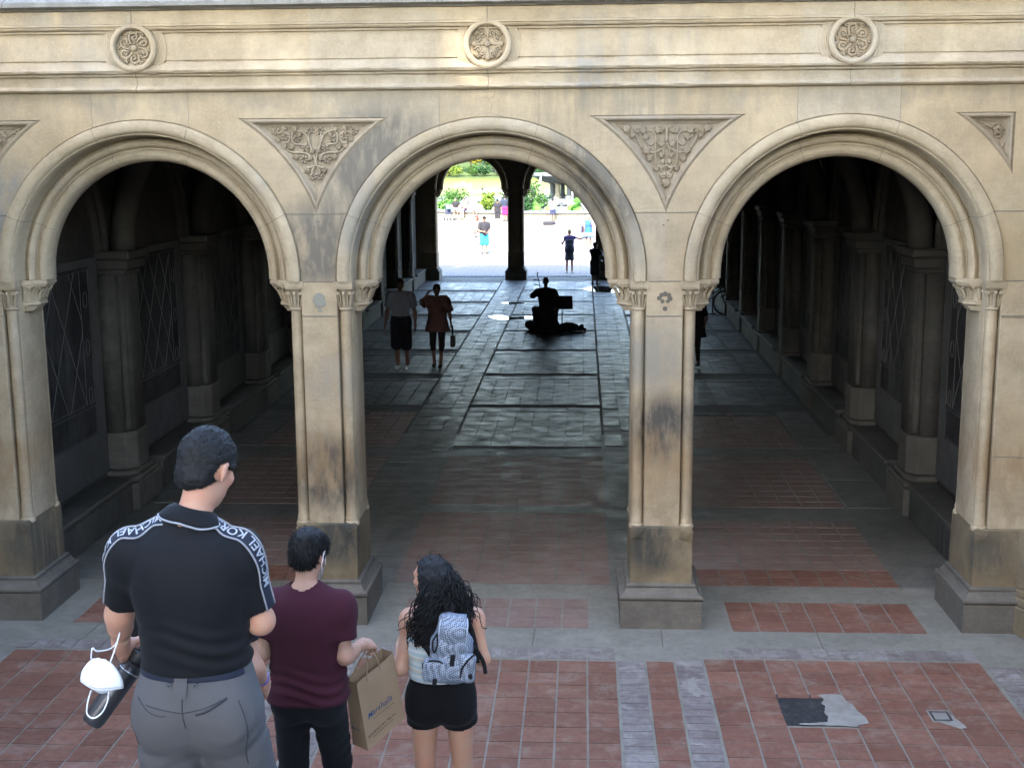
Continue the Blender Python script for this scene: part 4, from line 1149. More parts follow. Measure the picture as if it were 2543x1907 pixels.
def person(label, loc, rz, J, top=None, bottom=None, skinc=(.46, .26, .18), hair=None, shoe=None, res=.016, group=None, extra=None, detail=False, curl=(.5, .5), pn=(None, None), gl=False, eyes=False):
    o = empty('person', loc, rz, label, 'person', group)
    s = J['s']
    pr = torso(J, 0) + glutes(J) + arms(J) + legs(J) + head(J)
    for sd in 'LR':
        a, t = J['an' + sd], J['to' + sd]; pr.append(C(a, t, .036 * s, .026 * s, .03)); pr.append(C(a, a + (a - t) * .2 + V3(0, 0, -.03), .034 * s, .03 * s, .02))
    hp = {sd: hand(J, sd, curl[i], pn[i]) for i, sd in enumerate('LR')}
    parts = []
    if not detail: pr += hp['L'] + hp['R']
    V, Fq = sdf(pr, res); parts.append((V, Fq))
    if detail:
        for sd in 'LR':
            w = J['wr' + sd]; d = unit(J['wr' + sd] - J['el' + sd])
            h = [C(w - d * .05, w, .0305 * s * (.85 if J['fem'] else 1), .0265 * s * (.85 if J['fem'] else 1), .02)] + hp[sd]
            parts.append(sdf(h, .0034))
    skin('body', parts, skin_mat(skinc), o)
    if eyes:
        hs = .465 + .5 * s; R = frame(J['hf']); m = MB()
        for sg in (-1, 1):
            m.blob(J['hd'] + R @ (V3(sg * .031, .069, .006) * hs), V3(.0118, .0118, .0118) * hs)
        m.m = 1
        for sg in (-1, 1):
            m.blob(J['hd'] + R @ (V3(sg * .031, .0765, .006) * hs), V3(.0055, .0055, .0055) * hs)
        m.build('eyes', [M_eyew, M_eye], o, True)
    if top:
        g = top.get('g', .012); pz = top.get('hem', .0)
        wr = top.get('wr', .004)
        r, f, up = tf(J)
        p2 = torso(J, g, .045, top.get('drape', .02), top.get('wide', 1.0)) + arms(J, g + top.get('sl_g', 0), .03, top.get('sleeve', .62), fore=False) if top.get('sleeve', .62) else torso(J, g, .045, top.get('drape', .02), top.get('wide', 1.0))
        if top.get('hips', True): p2 += glutes(J, g + .004)
        if top.get('long'): p2 += [C(J['el' + sd], J['wr' + sd], .05 * s, .036 * s, .03) for sd in 'LR']
        if top.get('skirt'):
            z0, r0, r1 = top['skirt']; p2.append(C(J['pel'] + V3(0, 0, .1), V3(J['pel'][0], J['pel'][1], z0 - .05), r0, r1, .05, (f, .75)))
        p2 += [C(J['nk'] - up * top.get('nd', .02) * s, J['nk'] + up * .2 * s, (.060 + top.get('neck', .004)) * s, None, .01, sub=True)]
        zh = top.get('z', J['pel'][2] - .03 * s); zt = top.get('ztop')
        def post(F, P):
            F = F + wave(P, top.get('wf', 22), top.get('seed', 5), 8) * wr
            if top.get('folds'):
                m_ = np.clip((zh + .22 - P[..., 2]) / .16, 0, 1) * np.clip((P[..., 2] - zh + .03) / .05, 0, 1)
                F = F + top['folds'] * m_ * np.sin((P[..., 2] + .16 * P[..., 0] * np.sin(P[..., 0] * 9 + 1)) * 115 + 2.2 * np.sin(P[..., 0] * 13)) * (.55 + .45 * np.sin(P[..., 0] * 8 + P[..., 2] * 21))
                d_ = np.clip((P[..., 2] - zh - .1) / .1, 0, 1)
                F = F + top['folds'] * .8 * d_ * np.sin((P[..., 0] * .9 + P[..., 2] * .55) * 46 + 2 * np.sin(P[..., 2] * 12)) * np.clip(np.sin(P[..., 0] * 7 + 2.0 * P[..., 2] * 3 + top.get('seed', 5)), 0, 1)
            F = np.maximum(F, (zh + wave(P, 14, 8, 4) * .006) - P[..., 2])
            if zt is not None: F = np.maximum(F, P[..., 2] - zt)
            return F
        V, Fq = sdf(p2, top.get('res', res), post)
        o['_top'] = 1; J['top_prims'] = p2; J['top_post'] = post
        tm = top['m'] if not isinstance(top['m'], tuple) else cloth(top['m'])
        skin(top.get('name', 'shirt'), [(V, Fq)], tm, o); del o['_top']
    if bottom:
        g = bottom.get('g', .014); to = bottom.get('to', .85)
        r, f, up = tf(J); L = J['nk'] - J['pel']
        R3 = np.stack([r, f, up], 1)
        p2 = [E(J['pel'] + .02 * L, V3((.168 if J['fem'] else .158) * s + g, .115 * s + g, .15 * s + g), R3, .05), C(J['pel'] + .02 * L, J['pel'] + .25 * L, .13 * s + g, None, .05, (f, .72))] + glutes(J, g) + legs(J, g, bottom.get('lk', .03), to, flare=bottom.get('flare', .012))
        if bottom.get('skirt'):
            z0, r0, r1 = bottom['skirt']; p2 = p2[:4] + [C(J['pel'], V3(J['pel'][0], J['pel'][1], z0 - .06), r0, r1, .05, (f, .8))]
        zt2 = bottom.get('z', J['pel'][2] + .09 * s); zb = bottom.get('zb')
        def post2(F, P):
            F = F + wave(P, bottom.get('wf', 20), 11, 8) * bottom.get('wr', .004)
            if bottom.get('folds'):
                zc = J['pel'][2]; x_ = np.abs(P[..., 0] - J['pel'][0]) - .09 * s
                m_ = np.clip((zc - .06 - P[..., 2]) / .05, 0, 1) * np.clip((P[..., 2] - zc + .46) / .12, 0, 1)
                F = F + bottom['folds'] * m_ * np.sin((P[..., 2] - 3.2 * x_ * x_ - .18 * P[..., 0]) * 88 + 1.5 * np.sin(P[..., 0] * 19 + P[..., 1] * 9)) * (.4 + .6 * np.sin(P[..., 2] * 17 + P[..., 0] * 11 + 2))
            F = np.maximum(F, P[..., 2] - zt2)
            return F if zb is None else np.maximum(F, zb - P[..., 2])
        V, Fq = sdf(p2, bottom.get('res', res), post2)
        J['bot_prims'] = p2; J['bot_post'] = post2
        bm_ = bottom['m'] if not isinstance(bottom['m'], tuple) else cloth(bottom['m'])
        skin(bottom.get('name', 'shorts'), [(V, Fq)], bm_, o)
    if hair:
        st = hair.get('style', 'short')
        V, Fq, R = head_hair(J, None, o, hair.get('res', min(res, .009)), st, seed=hair.get('seed', 3))
        parts = [(V, Fq)]; n_ = hair.get('tufts', 0)
        vs = list(V); fs = Fq.tolist()
        if n_:
            tv, tfc = tufts(V, Fq, n_, hair.get('L', .022), hair.get('rad', .0022), R, 5, hair.get('down', .3), hair.get('swirl', .5))
            b = len(vs); vs = np.concatenate([V, tv]).tolist(); fs = fs + [[i + b for i in dict.fromkeys(q)] for q in tfc]
        me = bpy.data.meshes.new('hair'); me.from_pydata([tuple(v) for v in vs], [], fs); me.update()
        me.materials.append(hair.get('m', M_hair)); me.polygons.foreach_set('use_smooth', [True] * len(me.polygons))
        link_mesh('hair', me, o)
    if shoe: shoes(J, shoe, o, max(.008, res * .8))
    return o

def surf(J, which, P, it=6):
    """drop points onto a garment's surface; returns points and normals"""
    pr, post = J[which + '_prims'], J[which + '_post']
    f = lambda Q: post(field(pr, Q), Q)
    P = np.array(P, float); h = .002
    for _ in range(it):
        d = f(P); G = np.stack([f(P + V3(*(h * (np.arange(3) == i)))) - f(P - V3(*(h * (np.arange(3) == i)))) for i in range(3)], -1) / (2 * h)
        G /= np.linalg.norm(G, axis=-1)[..., None] + 1e-9; P = P - np.clip(d, -.03, .03)[..., None] * G * .9
    return P, G
def ribbon(J, which, pts, width, lift, name, mat, parent, n=8, ax=None, vec=None):
    """a flat band laid on a garment along pts"""
    c = np.array(catmull(pts, n)); c, G = surf(J, which, c)
    T = np.gradient(c, axis=0); T /= np.linalg.norm(T, axis=1)[:, None]
    S_ = np.cross(G, T); S_ /= np.linalg.norm(S_, axis=1)[:, None]
    rows = []
    for w in np.linspace(-.5, .5, 5):
        q, g2 = surf(J, which, c + S_ * w * width); rows.append(q + g2 * lift * (1 if abs(w) < .49 else .2))
    m = MB(); m.rings([list(map(tuple, r_)) for r_ in rows], False)
    return m.build(name, mat, parent, True), c, S_, G
# ================================================================ people on the stairs
# ---- tall man in the black polo
T = pose(1.88, hd=(.045, .075, 1.765), nk=(.0, .01, 1.585), shL=(-.186, -.005, 1.508), shR=(.150, .01, 1.502), elL=(-.274, .07, 1.275), elR=(.206, .04, 1.262),
         wrL=(-.312, .17, 1.118), haL=(-.302, .228, 1.058), wrR=(.14, .2, 1.25), hf=(.43, .84, -.45), pel=(.0, .0, 1.02),
         knL=(-.115, .05, .56), knR=(.12, .12, .60), anL=(-.12, -.06, .095), anR=(.13, .2, .26), toL=(-.15, .12, .03), toR=(.16, .38, .2))
polo = cloth((.004, .0045, .006), .75)
M_short = cloth((.083, .081, .083), .88)
tall = person('tall man in a black polo with lettered shoulder tape and grey shorts', (-.385, -8.0, 1.76), 0, T,
    top=dict(m=polo, g=.015, sl_g=.006, sleeve=.80, z=1.135, wr=.005, wf=13, res=.0065, seed=9, drape=.05, wide=.89, neck=.004, folds=.0055),
    bottom=dict(m=M_short, to=.92, g=.02, flare=.03, z=1.16, wr=.005, wf=13, res=.0075, folds=.0045), skinc=(.44, .25, .17), hair=dict(style='short', tufts=7000, L=.010, rad=.0014, res=.005, swirl=.8, down=.15), shoe=M_shoe, res=.0085, detail=True, curl=(.75, .5), pn=((.3, .5, -.6), None), eyes=True)
o = empty('x'); bpy.data.objects.remove(o)
# collar
r, f, up = tf(T); nk = T['nk']; hdn = T['hd']
ax = unit(hdn - nk)
a_ = unit(np.cross(V3(0, 1, 0), ax)); b_ = np.cross(ax, a_); tt_ = np.linspace(PI * .62, PI * 2.38, 40)
if (b_ @ V3(0, 1, 0)) < 0: b_ = -b_
dirs = np.array([a_ * math.cos(t) + b_ * math.sin(t) for t in tt_])
bot_, gb_ = surf(T, 'top', nk + ax * .004 + dirs * .098); bot_ = bot_ + gb_ * .007
top_ = nk + ax * .060 + dirs * .0715 + np.outer(-.004 * np.sin(tt_ * 3), ax); inn_ = nk + ax * .052 + dirs * .064; low_ = nk + ax * .02 + dirs * .066
mid_ = .5 * (top_ + bot_) + dirs * .007
m = MB(); m.rings([list(map(tuple, q_)) for q_ in (bot_ - gb_ * .005, bot_, .5 * (bot_ + mid_) + dirs * .002, mid_, .5 * (mid_ + top_) + dirs * .003, top_, .5 * (top_ + inn_) + ax * .004, inn_, low_)], False)
col_ = m.build('collar', polo, tall, True)
m = MB(); m.tube(bot_ + gb_ * .001, .0036, 5)
M_pipe = plain('grey_piping', (.24, .25, .27), .6); m.build('piping', M_pipe, col_, True)
M_tape = cloth((.012, .015, .026), .6); M_let = plain('tape_letters', (.33, .35, .39), .7)
for sg, sh, el in ((-1, T['shL'], T['elL']), (1, T['shR'], T['elR'])):
    e = sh + (el - sh) * .74
    path = [nk + V3(sg * .070, -.04, .045), nk + V3(sg * .110, -.03, .03), sh + V3(-sg * .03, -.028, .07), sh + V3(sg * .02, -.026, .062), sh + V3(sg * .055, -.026, .02), sh * .6 + e * .4 + V3(sg * .08, -.026, .0), e + V3(sg * .07, -.022, 0)]
    tape, cc, SS, GG = ribbon(T, 'top', path, .050, .0025, 'shoulder_tape', M_tape, tall)
    bk = 1 if SS[0][1] < 0 else -1
    for w in (1, -1):
        ed, ge = surf(T, 'top', cc + SS * bk * w * .026)
        m = MB(); m.tube(ed + ge * .002, .0034, 5); m.build('piping', M_pipe, tape, True)
    # lettering runs toward the left, tops of the letters to the back
    Vt, Ft = TX['tape']; Lp = np.concatenate([[0], np.cumsum(np.linalg.norm(np.diff(cc, axis=0), axis=1))])
    wid = Vt[:, 0].max(); u = Vt[:, 0] if sg < 0 else (wid - Vt[:, 0]); u = u + (.004 if sg < 0 else .03)
    keep = u < Lp[-1]
    vv = -(Vt[:, 1] - .015)      # across the tape
    idx = np.clip(np.searchsorted(Lp, u) - 1, 0, len(Lp) - 2); t_ = (u - Lp[idx]) / (Lp[idx + 1] - Lp[idx])
    base = cc[idx] * (1 - t_)[:, None] + cc[idx + 1] * t_[:, None]; S2 = SS[idx] * bk
    q, g2 = surf(T, 'top', base - S2 * vv[:, None])
    fs = [fc for fc in Ft if all(keep[i] for i in fc)]
    m = MB(); m.add(q + g2 * .0045, fs); m.build('lettering', M_let, tape)
V_, G_ = None, None
# belt, loop, eyelets and pockets
bpts = [V3(.19 * math.cos(t), .135 * math.sin(t), 1.135) for t in np.linspace(PI * 1.12, PI * 1.88, 14)]
ribbon(T, 'bot', bpts, .030, .0035, 'belt', cloth((.012, .016, .03), .6), tall)
q, g2 = surf(T, 'bot', [V3(-.012, -.2, z) for z in (1.15, 1.135, 1.118, 1.1, 1.085)])
m = MB(); m.rings([[tuple(p + g * .007 + V3(dx, 0, 0)) for dx in (-.021, .021)] for p, g in zip(q, g2)], False); m.build('belt_loop', M_short, tall)
q, g2 = surf(T, 'bot', [V3(-.056, -.2, 1.13), V3(.042, -.2, 1.13)])
m = MB()
for p, g in zip(q, g2):
    m.tube([p + g * .006 + V3(.0065 * math.cos(t), 0, .0065 * math.sin(t)) for t in np.linspace(0, 2 * PI, 11)], .0022, 5)
m.build('eyelet', plain('chrome', (.6, .6, .6), .2, .5, 1), tall)
M_seam = plain('dark_seam', (.028, .03, .035), .8)
for k_, pts in enumerate(([(-.175, -.12, 1.065), (-.14, -.2, 1.035), (-.09, -.2, 1.02), (-.06, -.2, 1.02)], [(.035, -.2, 1.025), (.08, -.2, 1.045), (.12, -.2, 1.07), (.15, -.16, 1.085)], [(-.16, -.2, 1.06), (-.08, -.2, 1.045), (-.005, -.2, 1.03)], [(-.005, -.2, 1.03), (.07, -.2, 1.055), (.15, -.2, 1.095)], [(-.005, -.2, 1.085), (-.005, -.2, 1.03), (.0, -.2, .96)], [(.175, -.12, 1.06), (.19, -.1, .93), (.2, -.09, .8)], [(-.19, -.05, .97), (-.2, -.08, .92), (-.195, -.1, .87)])):
    c_, g_ = surf(T, 'bot', catmull(pts, 6))
    m = MB(); m.tube(c_ + g_ * .0005, .0042 if k_ in (1,) else .0018, 4); m.build('pocket_seam' if k_ < 2 else 'seam', M_seam, tall)

# ---- black steel bottle in his left hand and the white mask hung on his wrist
def axis_R(d):
    d = unit(d); a = unit(np.cross(d, V3(.2, 1, .1))); return np.stack([a, np.cross(d, a), d], 1)
M_bot = plain('bottle_coat', (.03, .03, .034), .3, .5, 0, .05, 30, .15, 400)
bt = V3(-.642, -7.79, 2.838); bd = unit(V3(-.155, -.10, -.215))
bo = empty('water_bottle', tuple(bt), 0, 'black steel water bottle held by the man in the polo shirt', 'bottle')
R_ = axis_R(bd); m = MB()
m.lathe([(.001, .03), (.024, .03), (.03, .045), (.037, .06), (.038, .075), (.038, .262), (.036, .275), (.031, .284), (.001, .284)], (0, 0, 0), 24, R_)
m.build('flask', M_bot, bo, True, angle=.6)
m = MB(); m.lathe([(.031, .0), (.034, .004), (.034, .034), (.031, .042), (.027, .045)], (0, 0, 0), 20, R_); m.lathe([(.001, -.016), (.013, -.016), (.014, .0), (.03, .003), (.001, .003)], (0, 0, 0), 14, R_)
a0 = R_ @ V3(.034, 0, .02); m.tube(catmull([tuple(a0), tuple(R_ @ V3(.046, 0, -.012)), tuple(R_ @ V3(.03, 0, -.036)), tuple(R_ @ V3(.0, 0, -.03)), tuple(R_ @ V3(-.02, 0, -.005))], 5), .006, 6)
m.build('cap', plain('black_plastic', (.012, .012, .013), .45), bo, True, angle=.6)
m = MB(); m.lathe([(.0385, .071), (.0388, .073), (.0385, .075)], (0, 0, 0), 24, R_); m.build('steel_ring', plain('steel', (.55, .55, .56), .25, .5, 1), bo, True)
mk = empty('face_mask', (-.688, -8.035, 2.87), 0, 'white folded face mask dangling from the man in the polo shirt by its ear loop', 'face mask')
m = MB(); rows = []
N_ = 18
for j in range(11):
    row = []
    v = j / 10
    for i in range(N_ + 1):
        u = -1 + 2 * i / N_
        w_ = .073 * (1 - .58 * (1 - v) ** 2.2)                     # narrow at the top, wide at the fold
        z = .058 - .094 * v - .006 * (1 - abs(u)) * v - .016 * (u * u) * (1 - v)
        y = -.034 * (1 - u * u) * (.35 + .65 * math.sin(PI * .5 * v)) - .006 * math.sin(9 * u) * (1 - v) * .4
        row.append((u * w_, y, z - .008 * abs(u) ** 3 * v))
    rows.append(row)
m.rings(rows, False)
rows2 = []
for j in range(6):
    v = j / 5
    rows2.append([(( -1 + 2 * i / N_) * .073 * (1 - .42 * v ** 1.6), -.034 * (1 - (-1 + 2 * i / N_) ** 2) * (1 - .75 * v) - .001, -.0365 - .006 * (1 - abs(-1 + 2 * i / N_)) - .03 * v * (1 - .75 * (-1 + 2 * i / N_) ** 2) - .008 * abs(-1 + 2 * i / N_) ** 3) for i in range(N_ + 1)])
m.rings(rows2, False)
M_mask = plain('mask_fabric', (.78, .8, .83), .85, .2, 0, .03)
ob = m.build('mask_shell', M_mask, mk, True); md = ob.modifiers.new('thick', 'SOLIDIFY'); md.thickness = .002
ob.rotation_euler = (.12, .1, -.08)
m = MB(); m.tube(catmull([(-.028, -.012, .05), (-.022, -.01, .085), (-.012, .0, .072), (.012, .04, .062), (.03, .06, .075), (.048, .05, .115), (.046, .02, .085), (.032, -.008, .035)], 6), .0026, 5); m.build('ear_loop', M_mask, mk, True); m = MB()
m.tube(catmull([(-.035, -.012, -.058), (-.048, -.014, -.1), (-.05, -.02, -.135), (-.028, -.024, -.148), (.0, -.022, -.13), (.018, -.016, -.095), (.022, -.01, -.062)], 6), .0026, 5)
m.build('ear_loop', M_mask, mk, True)

# ---- companion hidden in front of him
F4 = pose(1.70, nk=(0, 0, 1.40), shL=(-.185, 0, 1.365), shR=(.18, 0, 1.365), elL=(-.243, .0, 1.13), wrL=(-.225, .17, 1.07), elR=(.25, -.05, 1.12), wrR=(.245, .1, 1.01), haR=(.25, .15, .95), hd=(0, .05, 1.56), hf=(0, .95, -.25),
          knL=(-.1, .06, .5), anL=(-.1, -.05, .1), knR=(.1, .1, .5), anR=(.1, .12, -.06), toR=(.12, .28, -.12))
p4 = person('person with a blue wristband, black T-shirt and shorts, mostly hidden by the tall polo man', (-.66, -7.2, 1.44), 0, F4,
    top=dict(m=(.009, .009, .011), sleeve=.62, g=.014, z=.86, wr=.005), bottom=dict(m=(.008, .008, .010), to=1.0, g=.03, flare=.03), hair=dict(style='short'), skinc=(.42, .24, .165), shoe=M_shoe, res=.011, detail=True)
w = F4['wrR']; d = unit(F4['wrR'] - F4['elR']); Rw = axis_R(d)
m = MB(); m.lathe([(.028, -.006), (.031, -.004), (.031, .006), (.028, .008)], w - d * .02, 18, Rw); m.build('wristband', plain('blue_band', (.06, .10, .5), .5), p4, True)

# ---- young man in the maroon T-shirt
Mq = pose(1.66, hd=(.01, .055, 1.545), nk=(0, .0, 1.385), shL=(-.150, 0, 1.318), shR=(.158, 0, 1.318), elL=(-.205, -.05, 1.10), wrL=(-.14, .16, 1.12), elR=(.185, -.045, 1.085), wrR=(.232, .15, 1.068), haR=(.262, .2, 1.052),
          pel=(0, 0, .90), hf=(.3, .9, -.42), knL=(-.1, .05, .48), anL=(-.1, -.04, .085), knR=(.1, .12, .48), anR=(.11, .16, -.07), toR=(.13, .32, -.13))
maroon = cloth((.048, .0105, .018), .92)
jean = cloth((.009, .0095, .0115), .85)
young = person('young man in a maroon T-shirt and black jeans carrying a paper bag', (-.43, -6.22, 1.12), 0, Mq,
    top=dict(m=maroon, g=.018, sleeve=.66, sl_g=.010, z=.865, wr=.005, wf=13, res=.0075, drape=-.05, wide=1.0, neck=.010, folds=.006, seed=4, nd=.03), bottom=dict(m=jean, name='jeans', to=1.95, g=.012, flare=.006, z=.97, wr=.003, wf=26, res=.008, folds=.0025), skinc=(.44, .27, .19),
    hair=dict(style='top', tufts=3400, L=.03, rad=.0022, down=.75, swirl=.28, res=.006, seed=12), shoe=M_shoe, res=.009, detail=True, curl=(.6, 1.15), pn=(None, (-.4, .1, -.8)), eyes=True)
hs = .465 + .5 * Mq['s']; Rh = frame(Mq['hf']); H_ = lambda x, y, z: tuple(Mq['hd'] + Rh @ (V3(x, y, z) * hs))
m = MB(); m.tube(catmull([H_(.062, .07, -.03), H_(.08, .02, .02), H_(.09, -.012, .03), H_(.094, -.02, .0), H_(.088, -.012, -.04), H_(.075, .03, -.075), H_(.06, .06, -.085)], 6), .0022, 5)
m.rings([[H_(.066 * u, .112 - .06 * u * u + .006 * (1 - v * v), -.06 + .05 * v) for u in np.linspace(-1, 1, 9)] for v in np.linspace(-1, 1, 5)], False)
m.build('mask', M_mask, young, True)
for sg in (-1, 1):
    c_, g_ = surf(Mq, 'bot', catmull([(sg * .05, -.2, .855), (sg * .09, -.2, .85), (sg * .13, -.16, .87), (sg * .15, -.13, .885)], 6)); m = MB(); m.tube(c_ + g_ * .001, .0018, 4); m.build('pocket_seam', M_seam, young)

# ---- paper carrier bag
M_paper = plain('kraft_paper', (.27, .185, .115), .85, .2, 0, .09, 14, .35, 60)
M_ink = plain('blue_ink', (.018, .05, .11), .8); M_ink2 = plain('dark_ink', (.06, .045, .035), .8)
bag = empty('paper_bag', (-.172, -6.05, 2.160), 0, 'brown paper carrier bag with blue shop lettering held by the man in maroon', 'paper bag')
# local frame: long side edge runs down, the broad face looks back and to the right; the bag hangs tilted
W_, H_b, D_ = .232, .325, .125
bu = unit(V3(.158, .115, .115)); bdn = unit(V3(.055, -.045, -.31)); bn = unit(np.cross(bu, bdn)); bn = bn if bn[1] < 0 else -bn
bw = unit(V3(-.088, .085, -.01))
o0 = V3(-.040, -.115, -.135)
def bagp(u, v, w): return o0 + bu * u * W_ + bdn * v * H_b + bw * w * D_
m = MB()
def face(fn, nu, nv, amp, sd):
    rows = []
    for j in range(nv + 1):
        row = []
        for i in range(nu + 1):
            p, nrm = fn(i / nu, j / nv)
            e = min(i, nu - i, j, nv - j) / 3; e = min(1, e)
            p = p + nrm * amp * e * float(wave(p[None], 16, sd, 6)[0])
            row.append(tuple(p))
        rows.append(row)
    m.rings(rows, False)
topw = lambda u: .0 + .03 * math.sin(u * 7) * .3
for k, (fn) in enumerate((lambda a, b: (bagp(a, b - topw(a) * (1 - b), 0), bn), lambda a, b: (bagp(a, b - topw(a) * (1 - b), 1 - .25 * (1 - b)), bn),
    lambda a, b: (bagp(0, b, a * (1 - .25 * (1 - b))), bu + 0 * bn), lambda a, b: (bagp(1, b, a * (1 - .25 * (1 - b))), bu), lambda a, b: (bagp(a, 1, b), bdn))):
    face(fn, 16, 20, (.011, .011, -.012, .010, .004)[k], 30 + k)
ob = m.build('bag_body', M_paper, bag, True, angle=.7)
def print_on(key, u0, v0, du, dv, fn, mat, nrm, scale=1.):
    Vt, Ft = TX[key]; pts = [fn(u0 + x * du[0] * scale + y * dv[0] * scale, v0 + x * du[1] * scale + y * dv[1] * scale) for x, y, _ in Vt]
    mm = MB(); mm.add(pts, Ft); mm.build('lettering', mat, ob)
def on_front(x, y):
    p = bagp(x / W_, y / H_b, 0); e = min(1, min(x / W_, 1 - x / W_, y / H_b, 1 - y / H_b) * 16 / 3)
    return tuple(p + bn * (.011 * max(e, 0) * float(wave(p[None], 16, 30, 6)[0]) + .002))
def on_side(x, y):
    p = bagp(0, y / H_b, x / D_ * (1 - .25 * (1 - y / H_b)))
    return tuple(p - bu * (.012 * float(wave(p[None], 16, 32, 6)[0]) + .0035))
print_on('shop', .028, .195, (1, 0), (0, -1), on_front, M_ink, bn, .47)
print_on('small', .06, .215, (1, 0), (0, -1), on_front, M_ink2, bn, .62)
print_on('row', .012, .272, (1, 0), (0, -1), on_front, M_ink2, bn, .52)
print_on('row2', .04, .287, (1, 0), (0, -1), on_front, M_ink2, bn, .6)
print_on('shop2', .112, .235, (-1, 0), (0, -1), on_side, M_ink, bu, .26)
for w in (0, .8):
    m = MB(); a, b = bagp(.28, .0, w), bagp(.62, .0, w)
    m.tube(catmull([a + bdn * .03, a, (.0, .004, .006) if w else (.006, -.004, .004), b, b + bdn * .03], 8), .0032, 6); m.build('handle', M_paper, bag, True)

# ---- young woman with long curls and a small backpack
Gq = pose(1.62, True, hd=(-.045, .03, 1.495), nk=(0, .0, 1.335), shL=(-.150, .0, 1.295), shR=(.168, .005, 1.30), elL=(-.19, -.07, 1.065), wrL=(-.215, .10, 1.12), haL=(-.2, .165, 1.16), elR=(.215, -.03, 1.105), wrR=(.10, .15, 1.07),
          pel=(0, 0, .905), hf=(-.86, .5, -.10), hpL=(-.085, 0, .86), hpR=(.085, 0, .86), knL=(-.095, .03, .48), knR=(.095, .06, .48), anL=(-.09, -.08, .085), anR=(.1, .06, .085))
n = NT('striped_knit'); co = n.N('ShaderNodeTexCoord').outputs['Object']
sp = n.N('ShaderNodeSeparateXYZ'); n.L(co, sp.inputs[0])
sv = n.math('ADD', n.math('MULTIPLY', sp.outputs[2], 1), n.math('MULTIPLY', n.noise(6, 2, .5, co), .02))
k1 = n.math('SINE', n.math('MULTIPLY', sv, 190)); c = n.mix(n.ramp(k1, -.1, .1), (.60, .62, .60), (.42, .54, .57))
k2 = n.math('SINE', n.math('MULTIPLY', sv, 95)); c = n.mix(n.ramp(k2, .80, .86), c, (.52, .48, .38))
M_knit = n.done(c, .9, n.bump(k1, .2, .003), .2)
girl = person('young woman with long black curls, a striped strap top and black shorts wearing a backpack', (.17, -5.95, .98), 0, Gq,
    top=dict(m=M_knit, name='strap_top', g=.007, sleeve=0, z=1.005, ztop=1.235, wr=.002, wf=24, res=.0075, drape=.35, neck=.03), bottom=dict(m=cloth((.0045, .0045, .0055), .92), to=.27, g=.012, flare=.028, z=1.0, wr=.005, wf=24, res=.0075, lk=.012),
    skinc=(.47, .28, .19), shoe=M_shoe_w, res=.0085, detail=True, curl=(.5, .6), eyes=True)
m = MB()
for sg in (-1, 1):
    x = sg * .085
    q, g2 = (lambda pts: (np.array(pts), None))(catmull([(x, -.085, 1.22), (x * 1.05, -.07, 1.29), (x * 1.05, -.02, 1.365), (x, .05, 1.34), (x, .1, 1.22)], 6)); m.tube(q, .0045, 5)
m.build('shoulder_strap', plain('strap_cream', (.6, .52, .42), .8), girl, True)
# curls
hc = Gq['hd']; Rg = frame(Gq['hf']); hsG = .465 + .5 * Gq['s']; g = np.random.default_rng(21)
base = [E(hc + Rg @ V3(0, -.016, .022), V3(.086, .108, .10) * hsG, Rg, .03), C(hc + V3(.02, -.05, .0), V3(-.045, -.1, 1.29), .078, .05, .05), C(hc + V3(.05, -.06, -.02), V3(.12, -.055, 1.36), .06, .04, .05)]
def gp(F, P):
    Q = (P - hc) @ Rg / hsG
    cutf = np.minimum(np.minimum(Q[..., 1] - .005 - .35 * np.clip(Q[..., 2], 0, .2), .082 - Q[..., 2]), Q[..., 2] + .16)          # open at the face
    F = np.maximum(F, cutf * hsG)
    return F + wave(P, 70, 3, 7) * .009 + wave(P, 150, 4, 6) * .004
V, Fq = sdf(base, .007, gp)
m = MB(); m.np_add(V, Fq.tolist())
ends = []
for i in range(640):
    # root on the scalp
    while True:
        d = unit(g.normal(size=3)); q = Rg.T @ d
        if q[1] < .3 and q[2] > -.5 and not (q[1] > -.12 and q[2] < .35): break
    root = hc + Rg @ (V3(0, -.012, .022) * hsG + q * V3(.082, .102, .1) * hsG)
    side = g.random()
    if side < .62: end = V3(-.058 + g.normal() * .04, -.125 - g.random() * .035, 1.205 + g.random() * .13)
    else: end = V3(.13 + g.normal() * .032, -.055 + g.normal() * .03, 1.27 + g.random() * .13)
    if g.random() < .01: end = end + V3(-.06, 0, .05) if side < .62 else end + V3(.03, 0, .03)
    outw = unit(root - hc) * V3(1, 1, .25)
    bk_ = -Rg[:, 1] * (.045 if q[1] > -.3 else .015); mid1 = root + outw * .010 + bk_ + V3(0, -.01, -.035); mid2 = .45 * root + .55 * end + outw * .010 + bk_ * .6 + V3(0, -.03, .03)
    pts = np.array(catmull([root, mid1, mid2, end], 24)); n_ = len(pts)
    tt = np.linspace(0, 1, n_); rad = .003 + .0115 * tt ** .7 * .8; ph = g.uniform(0, 6.28) + tt * np.linalg.norm(end - root) * g.uniform(85, 130)
    if side >= .62: ph = ph * .95
    ax_ = unit(end - root); a = unit(np.cross(ax_, (0.2, 1, .1))); b = np.cross(ax_, a)
    pts = pts + (np.cos(ph) * rad)[:, None] * a + (np.sin(ph) * rad)[:, None] * b
    m.tube(pts, np.linspace(.0034, .0022, n_), 4)
for i in range(70):        # stray frizz
    d = unit(g.normal(size=3) + V3(0, -.3, .3)); root = hc + Rg @ (V3(0, -.012, .022)) + d * .1
    if (Rg.T @ d)[1] > .4: continue
    pts = catmull([root, root + d * .018 + g.normal(size=3) * .01, root + d * .03 + g.normal(size=3) * .018 + V3(0, 0, -.015)], 4); m.tube(pts, .0009, 3)
m.build('hair', M_hair, girl, True)

